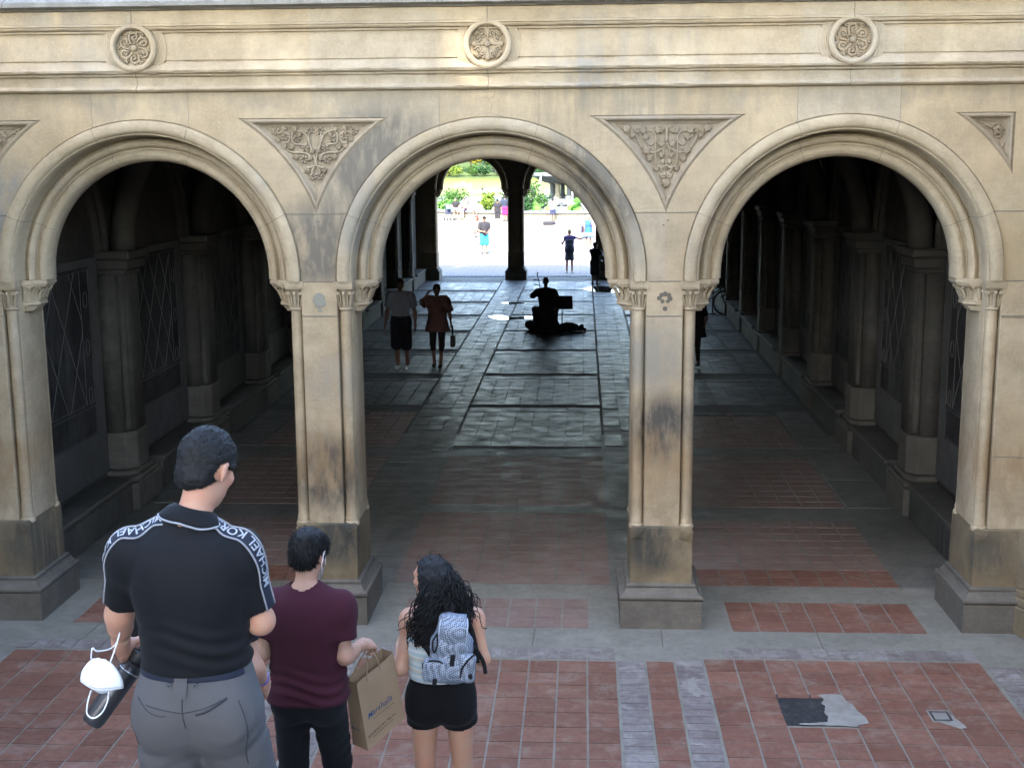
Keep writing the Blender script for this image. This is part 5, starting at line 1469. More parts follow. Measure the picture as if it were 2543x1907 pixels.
# backpack
n = NT('silver_mesh_fabric'); co = n.N('ShaderNodeTexCoord').outputs['Object']
ck = n.N('ShaderNodeTexChecker'); ck.inputs['Scale'].default_value = 150; n.L(n.mapv((1, 1, 1), (.6, .5, .78), src=co), ck.inputs['Vector'])
c = n.mix(ck.outputs['Fac'], (.06, .07, .09), (.34, .39, .46)); c = n.mix(n.ramp(n.noise(18, 4, .6, co), .35, .7, 0, .55), c, (.14, .17, .22))
M_bp = n.done(c, .45, n.bump(n.math('ADD', ck.outputs['Fac'], n.math('MULTIPLY', n.noise(25, 4, .6, co), 5)), .5, .003), .5)
M_blk = cloth((.008, .008, .01), .7)
bp = empty('backpack', (.243, -6.11, 2.20), 0, 'small silver grey patterned backpack with black zips worn by the girl with curls', 'backpack')
Rb = Ry(.10)
L_ = lambda x, y, z: Rb @ V3(x, y, z)
wr_ = lambda a: (lambda F, P: F + wave(P, 45, 17, 8) * a)
V, Fq = sdf([B(L_(0, -.0, -.045), (.085, .05, .095), Rb, .045, .05), B(L_(-.005, .005, .06), (.06, .04, .08), Rb, .035, .06), E(L_(.0, -.02, -.09), (.09, .06, .055), Rb, .04)], .005, wr_(.0055))
skin('main_compartment', [(V, Fq)], M_bp, bp)
V, Fq = sdf([B(L_(-.055, -.06, -.085), (.05, .026, .048), Rb, .02, .02)], .004, wr_(.003)); pk = skin('pocket', [(V, Fq)], M_bp, bp)
V, Fq = sdf([B(L_(.072, -.045, -.065), (.036, .03, .06), Rb, .022, .02)], .004, wr_(.003)); pk2 = skin('pocket', [(V, Fq)], M_bp, bp)
# flap
m = MB(); rows = []
for j in range(13):
    v = j / 12; w = .056 * (1 if v < .7 else math.sqrt(max(0, 1 - ((v - .7) / .31) ** 2))) * (.78 + .22 * min(1, v * 3))
    rows.append([tuple(L_(.003 + w * u, .02 - .10 * math.sin(min(1, v * 1.7) * PI / 2) + .016 * u * u + .028 * v, .135 - .155 * v + .028 * math.sin(min(1, v * 2.5) * PI / 2))) for u in np.linspace(-1, 1, 11)])
m.rings(rows, False); fo = m.build('flap', M_bp, bp, True); md = fo.modifiers.new('thick', 'SOLIDIFY'); md.thickness = .006; md.offset = 1
m = MB(); m.tube([r_[0] for r_ in rows[2:]] + [r_[-1] for r_ in rows[2:][::-1]], .0028, 5); m.build('piping', plain('silver_piping', (.4, .43, .48), .5), fo, True)
m = MB(); m.obox(L_(.012, -.079, -.028), (.009, .005, .024), Rb); m.build('buckle', M_blk, bp, bevel=.002)
m = MB(); m.obox(L_(-.05, -.091, -.122), (.009, .004, .014), Rb); m.build('buckle', M_blk, pk, bevel=.002)
m = MB()
m.tube([L_(-.055 + .05 * u, -.081 + .01 * u * u, -.048 + .012 * (1 - u * u) - .03 * abs(u) ** 3) for u in np.linspace(-1, 1, 11)], .0042, 5)
m.tube([tuple(L_(.05, -.072, -.10)), tuple(L_(.052, -.078, -.06)), tuple(L_(.075, -.08, -.018)), tuple(L_(.1, -.066, .004))], .0045, 5)
m.build('zip', M_blk, bp, True)
m = MB(); m.blob(L_(.088, -.073, -.09), (.011, .004, .014)); m.build('badge', M_blk, bp, True)
m = MB(); m.blob(L_(-.098, -.04, -.075), (.014, .012, .02)); m.build('badge', M_blk, bp, True)
m = MB(); m.tube(catmull([L_(-.06, -.04, .065), L_(-.075, -.055, .03), L_(-.065, -.06, -.01), L_(-.055, -.055, .02), L_(-.06, -.042, .06)], 5), .0042, 5); m.build('clip', M_blk, bp, True)
def strap(pts, w):
    m = MB(); c_ = np.array(catmull(pts, 7)); T_ = np.gradient(c_, axis=0); sd_ = np.cross(T_, V3(0, 1, .15)); sd_ /= np.linalg.norm(sd_, axis=1)[:, None]
    m.rings([[tuple(p + s_ * w), tuple(p - s_ * w)] for p, s_ in zip(c_, sd_)], False); ob_ = m.build('strap', M_blk, bp, True); md_ = ob_.modifiers.new('thick', 'SOLIDIFY'); md_.thickness = .004
strap([(.0, .02, .12), (-.002, .035, .17), (-.006, .075, .215), (-.012, .13, .23)], .0115)
strap([(-.085, .0, -.04), (-.105, .005, -.01), (-.135, .02, .02), (-.15, .06, .03)], .0105)
strap([(.075, .0, .02), (.1, .01, -.02), (.125, .02, -.07), (.135, .015, -.12)], .008)
strap([(.06, .03, .11), (.085, .04, .02), (.1, .03, -.08)], .0115)
bp.scale = (1.18, 1.1, 1.18)
# ================================================================ people in the passage and on the plaza
def simple(label, loc, rz, H, fem=False, top=None, bottom=None, hair=None, sk=(.40, .23, .16), shoe=M_shoe, res=.022, group=None, **kw):
    J = pose(H, fem, **kw)
    return person(label, loc, rz, J, top, bottom, sk, hair, shoe, res, group), J
DK = (.17, .095, .07)
# couple walking toward the camera
a, J = simple('man in a light grey T-shirt and black shorts walking toward the stairs inside the passage', (-3.03, 15.0, .006), PI, 1.98, False,
    dict(m=(.17, .166, .18), sleeve=.7, g=.03, sl_g=.02, z=.92, drape=.0), dict(m=(.010, .010, .012), to=1.12, g=.035, flare=.03), dict(style='top', m=hair_mat((.02, .013, .01))), DK, M_shoe_w, .018,
    knL=(-.12, .12, .56), anL=(-.13, .02, .13), knR=(.11, -.02, .55), anR=(.1, -.13, .11), elL=(-.30, -.03, 1.25), wrL=(-.32, .06, .96), elR=(.29, -.02, 1.25), wrR=(.33, .1, .97), hf=(-.25, 1, -.05))
b, J = simple('woman in a loose russet tunic holding one hand to her forehead', (-2.28, 15.3, .006), PI, 1.82, True,
    dict(m=(.11, .055, .045), name='tunic', sleeve=.9, g=.03, sl_g=.045, z=.80, drape=.0, wide=1.25, skirt=(.80, .2, .30)), dict(m=(.02, .016, .016), to=1.3, g=.01, flare=.0, name='leggings'), dict(style='top', m=hair_mat((.025, .016, .012))), DK, M_shoe, .018,
    elR=(.33, .10, 1.40), wrR=(.17, .16, 1.66), haR=(.08, .15, 1.72), elL=(-.27, -.02, 1.18), wrL=(-.31, .1, .95), knL=(-.1, .1, .51), anL=(-.06, .05, .1), anR=(.09, -.1, .1))
hb = empty('handbag', (-1.93, 15.15, .62), 0, 'dark handbag hanging at the side of the woman in the russet tunic', 'handbag')
V, Fq = sdf([B((0, 0, 0), (.05, .13, .13), None, .03, .02)], .012); skin('bag_body', [(V, Fq)], plain('dark_leather', (.015, .013, .013), .5), hb)
m = MB(); m.tube(catmull([(0, -.09, .1), (-.01, -.06, .3), (-.01, .04, .32), (0, .09, .1)], 6), .01, 5); m.build('handle', plain('dark_leather', (.015, .013, .013), .5), hb, True)

# seated fiddle player with his stand and his bags
bx, by = -.09, 20.9
a, J = simple('seated fiddle player silhouetted in the middle of the passage', (bx, by, .006), .06, 1.80, False,
    dict(m=(.008, .008, .010), sleeve=.98, g=.028, sl_g=.012, z=.52, drape=.0, wide=1.05), dict(m=(.008, .008, .01), to=1.96, g=.03, z=.85, name='trousers'), dict(style='crop', m=hair_mat((.01, .009, .009))), (.05, .03, .022), M_shoe, .018,
    pel=(0, 0, .60), nk=(0, .03, 1.12), hd=(.0, .05, 1.32), shL=(-.2, .02, 1.06), shR=(.2, .02, 1.06), elL=(-.37, .08, .93), wrL=(-.16, .26, 1.02), elR=(.33, .0, .82), wrR=(.22, .26, .72),
    hpL=(-.1, 0, .56), hpR=(.1, 0, .56), knL=(-.26, .46, .55), knR=(.26, .46, .55), anL=(-.24, .45, .1), anR=(.24, .45, .1))
sto = empty('stool', (bx, by, .006), 0, 'low stool under the seated fiddle player, draped in black cloth', 'stool')
M_blackc = cloth((.007, .007, .008), .95)
m = MB(); rows = []
for z, r0 in ((.50, .22), (.42, .24), (.3, .26), (.15, .32), (.05, .38), (.008, .43)):
    rows.append([(r0 * (1 + .10 * math.sin(5 * t + z * 4) + .05 * math.sin(11 * t)) * math.cos(t) * 1.1, -.05 + r0 * .8 * (1 + .1 * math.sin(5 * t)) * math.sin(t), z) for t in np.linspace(0, 2 * PI, 41)[:-1]])
m.rings(rows, True, True, True); m.build('drape', M_blackc, sto, True)
m = MB()
for x in (-.15, .15):
    for y in (-.12, .12): m.tube([(x, y, .0), (x * .8, y * .8, .48)], .018, 6)
m.box(-.19, .19, -.16, .16, .48, .515); m.build('seat', plain('dark_wood', (.02, .014, .01), .6), sto)
er = empty('fiddle', (bx - .17, by + .2, .45), 0, 'two-stringed upright fiddle with pegs held by the seated player', 'fiddle')
M_dw = plain('dark_wood', (.02, .014, .01), .6)
m = MB(); m.tube([(.06, .05, .25), (.0, .02, .8), (-.045, 0, 1.0)], [.014, .012, .012], 6); m.tube(catmull([(-.045, 0, 1.0), (-.06, 0, 1.06), (-.05, 0, 1.10), (-.03, .0, 1.09)], 4), [.014] * 12 + [.02], 6); m.build('neck', M_dw, er, True)
m = MB(); m.lathe([(.001, 0), (.065, .0), (.06, .12), (.001, .12)], (.07, .05, .19), 10, Rx(PI / 2)); m.build('soundbox', M_dw, er)
for z, x in ((.90, -.025), (.78, -.0)):
    m = MB(); m.tube([(x + .02, 0, z), (x - .13, 0, z + .01)], [.008, .015], 6); m.build('peg', M_dw, er, True)
ms = empty('music_stand', (.30, 20.35, .006), 0, 'folding music stand with an open black tray beside the fiddle player', 'music stand')
M_blk2 = plain('black_steel', (.014, .014, .015), .5)
m = MB(); R2 = Rz(-.1) @ Rx(.28); m.obox((0.04, 0, .86), (.27, .008, .17), R2); m.obox(V3(.04, 0, .86) + R2 @ V3(0, -.03, -.17), (.27, .03, .006), R2); m.build('tray', M_blk2, ms, bevel=.004)
m = MB(); m.tube([(0.04, .03, .2), (.04, .03, .9)], .013, 6)
for t in (0.4, 2.5, 4.6): m.tube([(.04, .03, .32), (.04 + .28 * math.cos(t), .03 + .28 * math.sin(t), .01)], .01, 6)
m.build('tripod', M_blk2, ms, True)
rk = empty('rucksack', (.52, 21.2, .10), 0, 'black rucksack lying on the floor to the right of the fiddle player', 'bag')
V, Fq = sdf([E((0, 0, .0), (.26, .2, .12)), E((-.1, 0, .02), (.17, .17, .12)), E((.32, -.03, .03), (.07, .07, .07)), C((.2, 0, -.02), (.38, -.05, -.05), .06)], .02, lambda F, P: np.maximum(F + wave(P, 16, 3) * .02, -.09 - P[..., 2]))
skin('bag_body', [(V, Fq)], M_blackc, rk)
m = MB(); m.tube(catmull([(-.2, -.1, .08), (-.1, -.16, .14), (.1, -.16, .13), (.2, -.1, .06)], 6), .014, 5); m.build('strap', M_blackc, rk, True)
sk2 = empty('sack', (-.44, 21.5, .1), 0, 'small dark cloth sack on the floor to the left of the fiddle player', 'bag')
V, Fq = sdf([E((0, 0, .02), (.22, .18, .13)), E((-.1, 0, .05), (.13, .13, .1))], .02, lambda F, P: np.maximum(F + wave(P, 16, 8) * .02, -.09 - P[..., 2])); skin('bag_body', [(V, Fq)], M_blackc, sk2)

# woman half hidden behind the right-hand pier, and the bicycle beyond
a, J = simple('woman in a black dress and dark stockings walking half hidden behind the right pier', (3.28, 15.4, .006), PI * .9, 1.72, True,
    dict(m=(.006, .006, .007), name='dress', sleeve=.9, g=.02, z=.66, wide=1.05, skirt=(.66, .18, .27)), dict(m=(.012, .01, .01), to=1.95, g=.006, flare=0, name='stockings'), dict(style='bob', m=hair_mat((.012, .01, .01))), DK, M_shoe, .02,
    knL=(-.09, .12, .5), anL=(-.08, -.02, .12), elL=(-.26, .02, 1.1), wrL=(-.27, .2, .98))
bi = empty('bicycle', (4.45, 24.6, .006), .35, 'dark bicycle leaning by the right-hand wall of the passage', 'bicycle')
M_tyre = plain('tyre_rubber', (.012, .012, .012), .8); M_frame = plain('bike_frame', (.02, .02, .025), .35, .5); M_chr = plain('bike_chrome', (.35, .36, .38), .25, .5, 1)
for x in (-.52, .52):
    m = MB(); m.tube([(x + .34 * math.cos(t), 0, .345 + .34 * math.sin(t)) for t in np.linspace(0, 2 * PI, 33)], .019, 6); wb = m.build('wheel', M_tyre, bi, True)
    m = MB(); m.tube([(x + .315 * math.cos(t), 0, .345 + .315 * math.sin(t)) for t in np.linspace(0, 2 * PI, 33)], .009, 4)
    for t in np.linspace(0, 2 * PI, 15)[:-1]: m.tube([(x, 0, .345), (x + .31 * math.cos(t), 0, .345 + .31 * math.sin(t))], .0025, 3)
    m.build('rim', M_chr, wb, True)
m = MB()
for p, q in (((-.52, 0, .345), (-.1, 0, .32)), ((-.1, 0, .32), (-.22, 0, .82)), ((-.52, 0, .345), (-.2, 0, .74)), ((-.1, 0, .32), (.36, 0, .74)), ((-.2, 0, .76), (.34, 0, .86)), ((.33, 0, .92), (.40, 0, .68)), ((.40, 0, .68), (.52, 0, .345))): m.tube([p, q], .017, 6)
m.build('frame', M_frame, bi, True)
m = MB(); m.tube(catmull([(.2, -.28, 1.02), (.27, -.24, 1.05), (.32, -.05, 1.0), (.32, .05, 1.0), (.27, .24, 1.05), (.2, .28, 1.02)], 5), .014, 6); m.tube([(.33, 0, .92), (.32, 0, 1.0)], .014, 6); m.build('handlebar', M_chr, bi, True)
V, Fq = sdf([C((-.36, 0, .87), (-.12, 0, .88), .07, .03, .02, (V3(0, 0, 1), .5))], .012); skin('saddle', [(V, Fq)], M_tyre, bi)
m = MB(); m.lathe([(.001, -.006), (.09, -.006), (.09, .006), (.001, .006)], (-.1, .03, .32), 18, Rx(PI / 2)); m.tube([(-.1, .05, .32), (-.02, .06, .18)], .01, 5); m.tube([(-.1, -.05, .32), (-.18, -.06, .46)], .01, 5); m.build('crank', M_chr, bi, True)
pp = MB(); pp.tube([(4.62, 24.9, .0), (4.62, 24.9, 1.75)], .02, 8); pp.tube([(4.62, 24.9, 1.72), (4.95, 24.95, 1.72), (4.98, 24.95, 0)], .014, 8); pp.lathe([(.12, 0), (.12, .02), (.03, .03)], (4.62, 24.9, .006), 14)
tag(pp.build('post', M_blk2, None, True), 'thin steel post with a side arm standing beside the bicycle', 'post')

# flautist at the far right column
a, J = simple('musician in a cap and dark shorts standing beside the right far column', (1.30, 33.4, .006), -.5, 1.50, False, dict(m=(.012, .013, .016), sleeve=.6, g=.02, wide=.85), dict(m=(.035, .05, .055), to=1.05, g=.03, flare=.03), dict(style='crop'), (.06, .035, .025), M_shoe, .02,
    elR=(.22, .14, 1.02), wrR=(.14, .34, 1.08), elL=(-.2, .16, 1.02), wrL=(-.04, .32, 1.12), hf=(.3, 1, -.2))
m = MB(); m.lathe([(.001, .07), (.07, .06), (.1, .01), (.105, 0), (.001, 0)], J['hd'] + V3(0, -.01, .05), 16); m.box(-.06, .06, .08, .2, J['hd'][2] + .05, J['hd'][2] + .065); m.build('cap', M_blackc, a, True)
hn = empty('horn', (1.49, 33.62, 1.0), -.3, 'bent brass horn held by the musician at the right far column', 'horn')
m = MB(); m.tube(catmull([(-.05, .02, .22), (.1, .05, .1), (.24, .06, -.12), (.26, .06, -.18), (.2, .06, -.22), (.06, .06, -.18)], 5), .013, 6); m.tube([(.06, .06, -.18), (.0, .06, -.16)], [.02, .05], 8); m.build('horn_tube', plain('brass', (.5, .45, .35), .25, .5, 1), hn, True)

# people outside
PL = (.26, .14, .095)
a, J = simple('woman in a purple top and dark skirt walking away with one arm stretched out', (.34, 38.3, 0), .05, 1.72, True, dict(m=(.045, .035, .12), sleeve=.35, g=.012, z=.95), dict(m=(.02, .024, .035), g=.015, skirt=(.50, .155, .19), name='skirt', zb=.50, z=1.03), dict(style='crop', m=hair_mat((.3, .2, .1))), PL, M_shoe_w, .018,
    elR=(.42, .06, 1.33), wrR=(.66, .2, 1.37), elL=(-.27, .1, 1.13), wrL=(-.33, .26, 1.22))
hd_ = J['hd']
bk = empty('rucksack', (.34, 38.12, 1.12), .05, 'navy rucksack on the back of the woman with the outstretched arm', 'rucksack')
V, Fq = sdf([B((0, 0, 0), (.15, .07, .21), None, .06, .03), B((0, -.06, -.07), (.10, .04, .09), None, .03, .03)], .015); skin('bag_body', [(V, Fq)], cloth((.025, .03, .05), .8), bk)
m = MB()
for sx in (-1, 1): m.tube(catmull([(sx * .09, .02, .18), (sx * .11, .1, .27), (sx * .12, .22, .2)], 5), .016, 5)
m.build('strap', cloth((.025, .03, .05), .8), bk, True)
a, J = simple('woman in a blue and white sundress walking toward the arches on the sunny plaza', (1.14, 50.9, 0), PI, 1.70, True, dict(m=(.02, .08, .36), name='dress', sleeve=0, g=.012, z=.62, skirt=(.62, .15, .33)), None, dict(style='top', m=hair_mat((.35, .26, .15))), PL, M_shoe_w, .02,
    elL=(-.25, .1, 1.08), wrL=(-.1, .22, 1.4), anL=(-.11, -.1, .1))
m = MB(); rows = []
for z, r0 in ((.84, .255), (.74, .29), (.69, .305)): rows.append([(r0 * math.cos(t), r0 * .78 * math.sin(t), z) for t in np.linspace(0, 2 * PI, 33)[:-1]])
m.rings(rows); m.build('hem_band', cloth((.75, .76, .76), .8), a, True)
hb2 = empty('shoulder_bag', (.84, 50.85, 1.0), 0, 'dark shoulder bag at the side of the woman in the blue sundress', 'bag')
V, Fq = sdf([B((0, 0, 0), (.06, .1, .18), None, .05, .02)], .018); skin('bag_body', [(V, Fq)], cloth((.02, .02, .04), .8), hb2)
a, J = simple('red haired woman in a white dress and white trousers', (-4.18, 48.7, 0), PI * .85, 1.80, True, dict(m=(.22, .18, .17), name='dress', sleeve=0, g=.02, z=.83, skirt=(.83, .16, .22)), dict(m=(.17, .18, .22), to=1.9, g=.015, name='trousers'), dict(style='bob', m=hair_mat((.28, .035, .03))), PL, M_shoe_w, .02,
    elL=(-.25, .02, 1.12), wrL=(-.08, .26, 1.1), elR=(.25, .0, 1.14), wrR=(.03, .28, 1.12))
a, J = simple('man in a black cap, black T-shirt and turquoise shorts', (-3.80, 48.4, 0), PI * 1.1, 1.76, False, dict(m=(.025, .025, .03), sleeve=.7, g=.03, sl_g=.02, z=.84), dict(m=(.02, .27, .42), to=1.1, g=.035, flare=.03), dict(style='crop'), (.22, .12, .08), M_shoe, .02,
    elR=(.26, .04, 1.08), wrR=(.10, .3, 1.06), elL=(-.26, 0, 1.1), wrL=(-.1, .27, 1.02))
m = MB(); m.lathe([(.001, .1), (.06, .085), (.095, .03), (.1, 0), (.001, 0)], J['hd'] + V3(0, 0, .045), 16); m.box(-.07, .07, .08, .2, J['hd'][2] + .045, J['hd'][2] + .06); m.build('cap', M_blackc, a, True)
a, J = simple('man in black T-shirt, black shorts and white socks left of the far column', (-4.93, 74.8, 0), .1, 1.74, False, dict(m=(.02, .02, .024), sleeve=.7, g=.035, sl_g=.02, z=.83), dict(m=(.025, .025, .03), to=1.05, g=.035), dict(style='short'), PL, M_shoe_w, .024)
m = MB()
for sd in 'LR': m.lathe([(.05, .0), (.062, .2), (.062, .22)], V3(J['an' + sd][0], J['an' + sd][1], .08), 10)
m.build('socks', cloth((.75, .75, .75), .9), a, True)
a, J = simple('man in a navy T-shirt and crimson shorts partly behind the far column', (-4.72, 79.6, 0), -.2, 1.84, False, dict(m=(.02, .025, .045), sleeve=.7, g=.03, sl_g=.02), dict(m=(.33, .02, .09), to=1.02, g=.04, flare=.03), dict(style='short'), PL, M_shoe, .024)
a, J = simple('fiddler in a white shirt and navy shorts standing at the pool wall', (-1.29, 79.0, 0), .1, 1.62, False, dict(m=(.72, .72, .72), sleeve=.85, g=.03, sl_g=.02), dict(m=(.03, .035, .07), to=.95, g=.035, flare=.02), dict(style='short'), PL, M_shoe, .024,
    elL=(-.2, .2, 1.1), wrL=(-.1, .34, 1.3), elR=(.28, .1, 1.12), wrR=(.2, .3, 1.25))
ic = empty('instrument_case', (-1.46, 74.1, 0), .1, 'black instrument case on the paving in front of the fiddler in the white shirt', 'case')
V, Fq = sdf([B((0, 0, .13), (.36, .16, .13), None, .06, .03), E((.36, 0, .12), (.16, .12, .1))], .02); skin('case_body', [(V, Fq)], plain('case_shell', (.02, .02, .025), .5), ic)
m = MB(); m.tube(catmull([(-.08, 0, .26), (-.05, 0, .31), (.05, 0, .31), (.08, 0, .26)], 4), .012, 5); m.build('handle', M_blk2, ic, True)

# ---------------------------------------------------------------- fountain
FX, FY, FR = .55, 95., 15.6
M_fw = stone('fountain_stone', (.21, .185, .125), (.28, .25, .175), stain_amt=.4); M_fc = stone('fountain_coping', (.13, .155, .165), (.19, .215, .225), stain_amt=.3); M_fd = stone('fountain_dark', (.07, .078, .08), (.13, .14, .14), stain_amt=.5)
fo = empty('fountain', (FX, FY, 0), 0, 'round terrace fountain with a low stone pool wall and a raised basin on columns', 'fountain')
m = MB(); m.lathe([(FR + .25, 0), (FR + .25, .13), (FR, .14), (FR, .52), (FR - .35, .52), (FR - .35, -.1)], (0, 0, 0), 96, cap=False); m.build('pool_wall', M_fw, fo)
m = MB(); m.lathe([(FR - .4, .52), (FR + .12, .521), (FR + .16, .57), (FR + .14, .64), (FR + .05, .68), (FR - .4, .69), (FR - .45, .5)], (0, 0, 0), 96, cap=False); m.build('coping', M_fc, fo, True, angle=.5)
n = NT('pool_water'); M_pw = n.done((.05, .08, .05), .12, n.bump(n.noise(3, 3), .2, .05), .5)
m = MB(); m.lathe([(.01, .36), (FR - .34, .36)], (0, 0, 0), 64, cap=False); m.build('pool_water', M_pw, fo)
m = MB(); m.lathe([(6.6, .3), (6.6, .62), (6.2, .64), (5.6, .66), (5.6, .95), (5.2, .97), (4.6, 1.0), (4.6, 1.14), (.01, 1.15)], (0, 0, 0), 48, cap=False); m.build('stepped_base', M_fd, fo)
m = MB()
for i in range(64):
    t = 2 * PI * i / 64; m.blob((5.64 * math.cos(t), 5.64 * math.sin(t), .8), (.16, .16, .1), None, 6, 4)
m.build('carved_band', M_fd, fo, True)
for i in range(12):
    t = 2 * PI * i / 12 + .15; m = MB(); m.lathe([(.34, 1.15), (.34, 1.32), (.26, 1.36), (.24, 1.42), (.2, 1.5), (.19, 2.2), (.24, 2.3), (.27, 2.4)], (2.25 * math.cos(t), 2.25 * math.sin(t), 0), 12); m.build('column', M_fw if i % 2 else M_fd, fo, True, angle=.6)
m = MB(); m.lathe([(.01, 2.38), (2.6, 2.38), (2.9, 2.45), (3.5, 2.72), (3.75, 2.9), (4.15, 2.92), (4.25, 3.0), (4.25, 3.18), (4.1, 3.22), (3.8, 3.16), (.01, 3.1)], (0, 0, 0), 56); m.build('upper_basin', M_fd, fo, True, angle=.5)
m = MB(); m.lathe([(.01, 3.165), (3.9, 3.17)], (0, 0, 0), 40, cap=False); m.build('basin_water', M_pw, fo)
n = NT('falling_water'); n.b.inputs['Transmission Weight'].default_value = .3; M_fall = n.done((.75, .8, .85), .35, None, .5)
for t, w in ((3.30, .10), (3.95, .06), (4.6, .06), (5.2, .06)):
    m = MB(); x, y = 4.3 * math.cos(t), 4.3 * math.sin(t); ux, uy = math.cos(t), math.sin(t)
    m.tube([(x - .1 * ux, y - .1 * uy, 3.2), (x + .08 * ux, y + .08 * uy, 3.16), (x + .18 * ux, y + .18 * uy, 2.9), (x + .3 * ux, y + .3 * uy, 1.8), (x + .36 * ux, y + .36 * uy, .4)], [w, w, w * .9, w * .75, w * .6], 6); m.build('water_jet', M_fall, fo, True)
M_plq = plain('bronze_plaque', (.09, .08, .075), .6)
for px in (.98, 2.62):
    a = math.atan2(-FR, px) ; a = -PI / 2 + (px - 0) / FR
    R = Rz(a + PI / 2); m = MB(); m.obox((FR + .012) * V3(math.cos(a), math.sin(a), 0) + V3(0, 0, .31), (.6, .012, .15), R)
    m.m = 1
    for j in range(3): m.obox((FR + .026) * V3(math.cos(a), math.sin(a), 0) + V3(0, 0, .38 - j * .07), (.42, .003, .012), R)
    m.build('plaque', [M_plq, plain('plaque_lines', (.25, .22, .18), .7)], fo)

# plants in the pool
def leafm(name, c, tr=.3):
    n = NT(name); g_ = n.N('ShaderNodeObjectInfo').outputs['Random']; t = n.attr()
    col = n.mix(t, tuple(x * .6 for x in c), tuple(min(1, x * 1.4) for x in c))
    d = n.N('ShaderNodeBsdfDiffuse'); n.L(col, d.inputs[0]); tl = n.N('ShaderNodeBsdfTranslucent'); n.L(col, tl.inputs[0])
    mx = n.N('ShaderNodeMixShader'); mx.inputs[0].default_value = tr; n.L(d.outputs[0], mx.inputs[1]); n.L(tl.outputs[0], mx.inputs[2]); n.L(mx.outputs[0], n.out.inputs[0])
    return n.m
LM = [leafm('leaf_green', (.05, .11, .03)), leafm('leaf_lime', (.13, .19, .035)), leafm('leaf_deep', (.03, .075, .03)), leafm('leaf_yellow', (.24, .22, .035)), leafm('leaf_grey', (.09, .115, .085)), leafm('leaf_lily', (.11, .26, .06))]
M_stem = plain('green_stem', (.05, .08, .025), .8); M_bark = plain('tree_bark', (.07, .055, .04), .95, var=.35, scale=6, bump=.8, bscale=20)
def leaves(n_, clumps, size, seed, flat=.5):
    """many small leaf faces spread through ellipsoid clumps"""
    g = np.random.default_rng(seed); m = MB(); cl = np.array([c[0] for c in clumps], float); rr = np.array([c[1] for c in clumps], float); wgt = np.prod(rr, 1) ** .7; wgt /= wgt.sum()
    for i in range(n_):
        k = g.choice(len(clumps), p=wgt); d = unit(g.normal(size=3)); p = cl[k] + d * rr[k] * (g.random() ** .45)
        nn = unit(d * .7 + g.normal(size=3) * .7 + V3(0, 0, flat)); a = unit(np.cross(nn, g.normal(size=3))); b = np.cross(nn, a); s_ = size * g.uniform(.6, 1.35)
        m.tint = float(np.clip(.5 + .25 * g.normal() , 0, 1))
        m.add([p - a * s_, p + b * s_ * .45 + nn * s_ * .15, p + a * s_, p - b * s_ * .45 + nn * s_ * .15], [(0, 1, 2, 3)])
    return m
def plant(label, x, y, z, h, r, mat, seed, n_=420, size=.13, kind='pool_plant', cat='plant', group=None):
    o = empty(kind, (x, y, z), 0, label, cat, group); g = np.random.default_rng(seed)
    cl = [((g.normal() * r * .45, g.normal() * r * .45, h * g.uniform(.35, .8)), (r * .55, r * .55, h * .28)) for _ in range(7)]
    leaves(n_, cl, size, seed).build('foliage', mat, o)
    m = MB()
    for i in range(9): m.tube([(g.normal() * r * .15, g.normal() * r * .15, 0), (g.normal() * r * .3, g.normal() * r * .3, h * .5), (g.normal() * r * .5, g.normal() * r * .5, h * .85)], [.03, .022, .01], 4)
    m.build('stems', M_stem, o); return o
plant('bushy mid green pool plant left of the seated group', -9.0, 86.8, .36, 1.7, 1.25, LM[0], 31, 700)
plant('low broad leaved green plant right behind the pushchair', -9.6, 85.2, .36, 1.0, .8, LM[5], 32, 260, .2)
plant('tall lime green pool plant right of the seated group', -6.55, 86.5, .36, 1.75, 1.0, LM[1], 33, 620)
plant('dark green pool plant behind the two men in dark T-shirts', -4.6, 86.0, .36, 2.0, 1.0, LM[2], 34, 500)
plant('tall leafy pool plant right of the far column, under the falling water', -3.1, 84.2, .36, 2.5, 1.15, LM[0], 35, 700, .15)
plant('dark stemmed pool plant low beside the far column', -3.3, 82.4, .36, 1.4, .7, LM[2], 36, 300, .14)
def lily(label, x, y, h, n_, r, seed):
    o = empty('lily_plant', (x, y, .36), 0, label, 'water plant', 'lily pads in the pool'); g = np.random.default_rng(seed)
    for i in range(n_):
        px, py, hh = g.normal() * r, g.normal() * r * .5, h * g.uniform(.6, 1.1); rr = g.uniform(.3, .45)
        m = MB(); m.tube([(px * .4, py * .4, 0), (px, py, hh)], .025, 4); s_ = m.build('stem', M_stem, o)
        m = MB(); R = Rx(g.normal() * .5 + .35) @ Ry(g.normal() * .4); m.tint = g.random()
        m.lathe([(.01, -.08), (rr * .6, -.02), (rr, .06), (rr * 1.04, .03)], (px, py, hh), 12, R); m.build('leaf', LM[5], s_, True)
lily('small cluster of broad lily leaves left of the fiddler in white', -2.0, 83.0, .55, 4, .55, 41)
lily('low single spread lily leaf right of the fiddler in white', .2, 82.6, .5, 3, .45, 42)
lily('tall cluster of bright lily leaves standing over the plaques', 1.5, 83.0, 1.15, 9, .6, 43)

